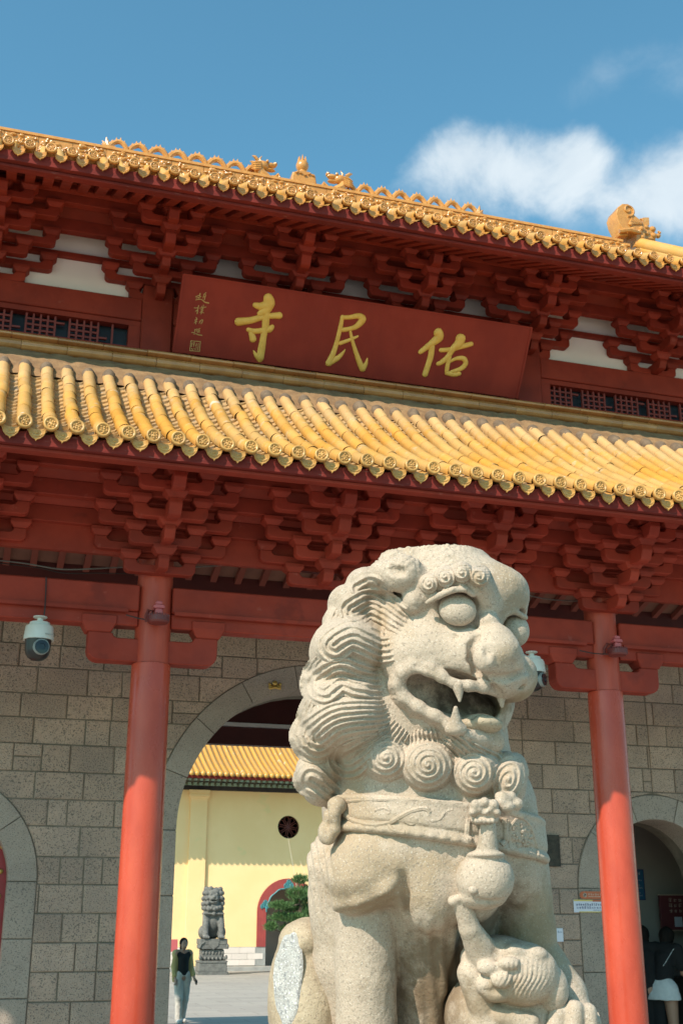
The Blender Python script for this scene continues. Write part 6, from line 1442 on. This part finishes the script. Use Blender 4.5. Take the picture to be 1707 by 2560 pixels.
def fit1(V, hd):
    A = []
    top = [(cone(V['pelvis'] + [0, 0, .06], V['waist'], .125, .115), False, .04), (cone(V['waist'], V['chest'], .118, .128), False, .04), (cone(V['shL'] + [.03, 0, -.02], V['shR'] + [-.03, 0, -.02], .078, .078), False, .05), (ell(V['neck'] + [0, -.05, .02], (.075, .10, .07)), True, .01)]
    A.append(('black_top', 'blackcloth', top, None))
    tr = []
    for s_ in 'LR': tr += [(cone(V['hip' + s_], V['knee' + s_], .108, .082), False, .03), (cone(V['knee' + s_], V['ank' + s_], .082, .062), False, .03)]
    tr.append((cone(V['pelvis'] + [-.06, 0, .02], V['pelvis'] + [.06, 0, .02], .118, .118), False, .03)); A.append(('trousers', 'greycloth', tr, None))
    jk = []
    for s_, t in (('L', -1), ('R', 1)):
        jk += [(cone(V['sh' + s_], V['elb' + s_], .068, .058), False, .03), (cone(V['elb' + s_], V['wr' + s_] * .8 + V['elb' + s_] * .2, .058, .052), False, .03), (cone(V['sh' + s_] + [-.02 * t, .03, -.03], V['pelvis'] + [t * .15, .03, -.06], .070, .070), False, .04)]
    jk += [(cone(V['shL'] + [0, .05, 0], V['shR'] + [0, .05, 0], .08, .08), False, .04), (ell((0, .08, 1.12), (.17, .09, .30)), False, .04), (ell((0, -.15, 1.10), (.095, .20, .50)), True, .02), (ell(V['neck'] + [0, -.03, .05], (.06, .08, .08)), True, .01)]
    A.append(('jacket', 'yellowcloth', jk, None))
    A.append(('hair', 'hair', [(ell(hd + [0, .022, .018], (.090, .100, .112)), False, .02), (ell(hd + [0, .075, -.07], (.07, .05, .09)), False, .03), (ell(hd + [0, -.085, -.025], (.062, .075, .088)), True, .01)], None))
    for s_ in 'LR': A.append(('shoe', 'shoe', [(cone(V['ank' + s_] + [0, .03, -.045], V['ank' + s_] + [0, -.16, -.06], .048, .040), False, .02)], None))
    A.append(('phone', 'black', [(rbox(V['wr' + 'R'] + [.03, -.08, -.11], (.012, .05, .05), .008, rotm(20, 0, 0)), False, 0)], None))
    return A
wp = onY(449 / K8, 2557 / K8, 23.0)
person('person', 'woman in black top and open yellow jacket walking in the courtyard shade', (float(wp[0]) + .02, 23.0, 0), R(8), 1.44, J1, fit1)
J2 = dict(pelvis=(0, 0, .92), waist=(0, -.05, 1.08), chest=(0, -.12, 1.24), neck=(0, -.20, 1.40), head=(0, -.29, 1.50), shL=(-.15, -.16, 1.36), shR=(.15, -.16, 1.36), elbL=(-.20, -.22, 1.10), wrL=(-.15, -.42, 1.06), elbR=(.21, -.24, 1.10), wrR=(.16, -.44, 1.08),
          hipL=(-.085, 0, .88), hipR=(.085, 0, .88), kneeL=(-.09, -.02, .49), ankL=(-.10, .0, .09), kneeR=(.075, -.03, .49), ankR=(.08, .02, .09))
def fit2(bottom, skirt):
    def fit(V, hd):
        A = [('black_shirt', 'blackcloth', [(cone(V['pelvis'] + [0, 0, .08], V['waist'], .122, .114), False, .04), (cone(V['waist'], V['chest'], .114, .122), False, .04), (cone(V['shL'] + [.02, 0, 0], V['shR'] + [-.02, 0, 0], .074, .074), False, .05), (cone(V['chest'], V['neck'], .10, .065), False, .03)] +
              [(cone(V['sh' + s_], V['sh' + s_] * .35 + V['elb' + s_] * .65, .078, .076), False, .03) for s_ in 'LR'], None)]
        if skirt:
            A.append(('skirt', bottom, [(cone(V['pelvis'] + [0, .01, .06], V['pelvis'] + [0, .02, -.14], .118, .15), False, .03), (cone(V['hipL'] + [0, .02, .04], V['hipL'] + [-.03, .03, -.07], .105, .105), False, .06), (cone(V['hipR'] + [0, .02, .04], V['hipR'] + [.03, .03, -.07], .105, .105), False, .06), (below(.80), True, .01)], None))
        else:
            tr = []
            for s_ in 'LR': tr += [(cone(V['hip' + s_], V['knee' + s_], .108, .082), False, .03), (cone(V['knee' + s_], V['ank' + s_], .082, .062), False, .03)]
            A.append(('trousers', bottom, tr + [(cone(V['pelvis'] + [-.06, 0, .02], V['pelvis'] + [.06, 0, .02], .118, .118), False, .03)], None))
        A.append(('hair', 'hair', [(ell(hd + [0, .020, .020], (.092, .104, .112)), False, .02), (ell(hd + [0, .07, -.06], (.075, .05, .08)), False, .03), (ell(hd + [0, -.090, -.03], (.062, .07, .085)), True, .01)], None))
        for s_ in 'LR': A.append(('shoe', 'shoe', [(cone(V['ank' + s_] + [0, .03, -.045], V['ank' + s_] + [0, -.16, -.06], .048, .040), False, .02)], None))
        if skirt: A.append(('bag_strap', 'whitecloth', [(cone(V['shL'] + [0, .085, .02], V['waist'] + [.02, .130, .0], .007, .007), False, 0), (cone(V['waist'] + [.02, .130, 0], V['pelvis'] + [.12, .11, .02], .007, .007), False, 0)], None)); 
        return A
    return fit
person('person', 'woman in black shirt and white skirt leaning over the counter inside the right arch', (8.50, 13.90, 0), R(128), 1.74, J2, fit2('whitecloth', True))
person('person', 'dark haired woman in black half hidden behind the right column, beside the counter', (8.38, 14.0, 0), R(160), 1.76, J2, fit2('blackcloth', False))

# ================================================================= pine by the hall door
def pine():
    h7 = lambda x, y, Y: Vector(onY((400 + x / 3.0945) / K8, (1800 + y / 3.0945) / K8, Y))
    base = h7(1095, 1900, 40.2); e = empty('pine_tree', (base.x, 40.2, 0), 'small cloud pruned pine in front of the hall doorway', 'tree'); B = Vector((base.x, 40.2, 0))
    top = h7(1080, 1230, 40.2); m = MB(B); pts = [B, h7(1110, 1700, 40.2), h7(1075, 1560, 40.1), h7(1095, 1420, 40.2), h7(1070, 1320, 40.2), top]; m.tube(pts, [.13, .10, .085, .07, .05, .02], 9)
    pads = [(1085, 1238, 40.2, .24, .15), (1065, 1345, 40.0, .34, .2), (1110, 1420, 40.4, .36, .2), (935, 1438, 39.9, .36, .12), (1000, 1455, 40.4, .3, .12), (955, 1528, 40.1, .40, .13), (1050, 1535, 39.8, .36, .14), (860, 1600, 40.0, .20, .14), (1150, 1330, 40.3, .3, .18), (1180, 1500, 40.0, .4, .16), (1000, 1620, 40.3, .3, .14)]
    for (x, y, Y, a, b) in pads: c = h7(x, y, Y); m.tube([min(pts, key=lambda p: abs(p.z - c.z + .15)), (min(pts, key=lambda p: abs(p.z - c.z + .15)) + c) / 2 + Vector((0, 0, -.05)), c + Vector((0, 0, -.04))], [.035, .025, .012], 6)
    m.obj('trunk', 'bark', e, True)
    r2 = random.Random(9); vs = []; fs = []
    for (x, y, Y, a, b) in pads:
        c = h7(x, y, Y) - B
        for k in range(int(900 * a / .3)):
            q = Vector((r2.gauss(0, 1), r2.gauss(0, 1), r2.gauss(0, 1))).normalized() * r2.uniform(.45, 1.05) ** .6; lump = 1 + .3 * math.sin(q.x * 9 + x) * math.cos(q.y * 8)
            p = c + Vector((q.x * a * lump, q.y * a * lump, q.z * b * lump)); d = Vector((q.x * .8, q.y * .8, abs(q.z) + .5 + r2.uniform(-.4, .4))).normalized() * r2.uniform(.05, .11); s_ = d.cross(Vector((r2.uniform(-1, 1), r2.uniform(-1, 1), r2.uniform(-1, 1)))).normalized() * .012
            i = len(vs); vs += [p - s_, p + s_, p + d + s_ * .3, p + d - s_ * .3]; fs.append((i, i + 1, i + 2, i + 3))
    obj('crown', mesh('crown', vs, fs, 'needle'), e)
pine()
h7_ = lambda x, y, Y: onY((400 + x / 3.0945) / K8, (1800 + y / 3.0945) / K8, Y)
for nm_, a, b in (('thin pale guy line from the round window down to the pine', (990, 905), (1058, 1300)), ('second thin pale guy line right of the first above the pine', (1085, 1090), (1125, 1210))):
    a, b = Vector(h7_(*a, 45.5)), Vector(h7_(*b, 40.6)); m = MB(b); m.tube([b, (a + b) / 2, a], .006, 5); o = m.obj('guy_line', 'twine'); o.location = b; tag(o, nm_, 'line')
p = h7_(105, 1765, 43.0); e = empty('pink_notice_board', (float(p[0]), 43.0, 0), 'small pink notice board low behind the walking woman', 'sign'); m = MB(); m.box((-.35, 0, .72), (.14, .03, 1.12)); m.obj('panel', 'pink', e); m = MB(); m.box((-.30, .005, 0), (-.26, .025, .72)); m.box((.05, .005, 0), (.09, .025, .72)); m.obj('stand', 'camgrey', e)
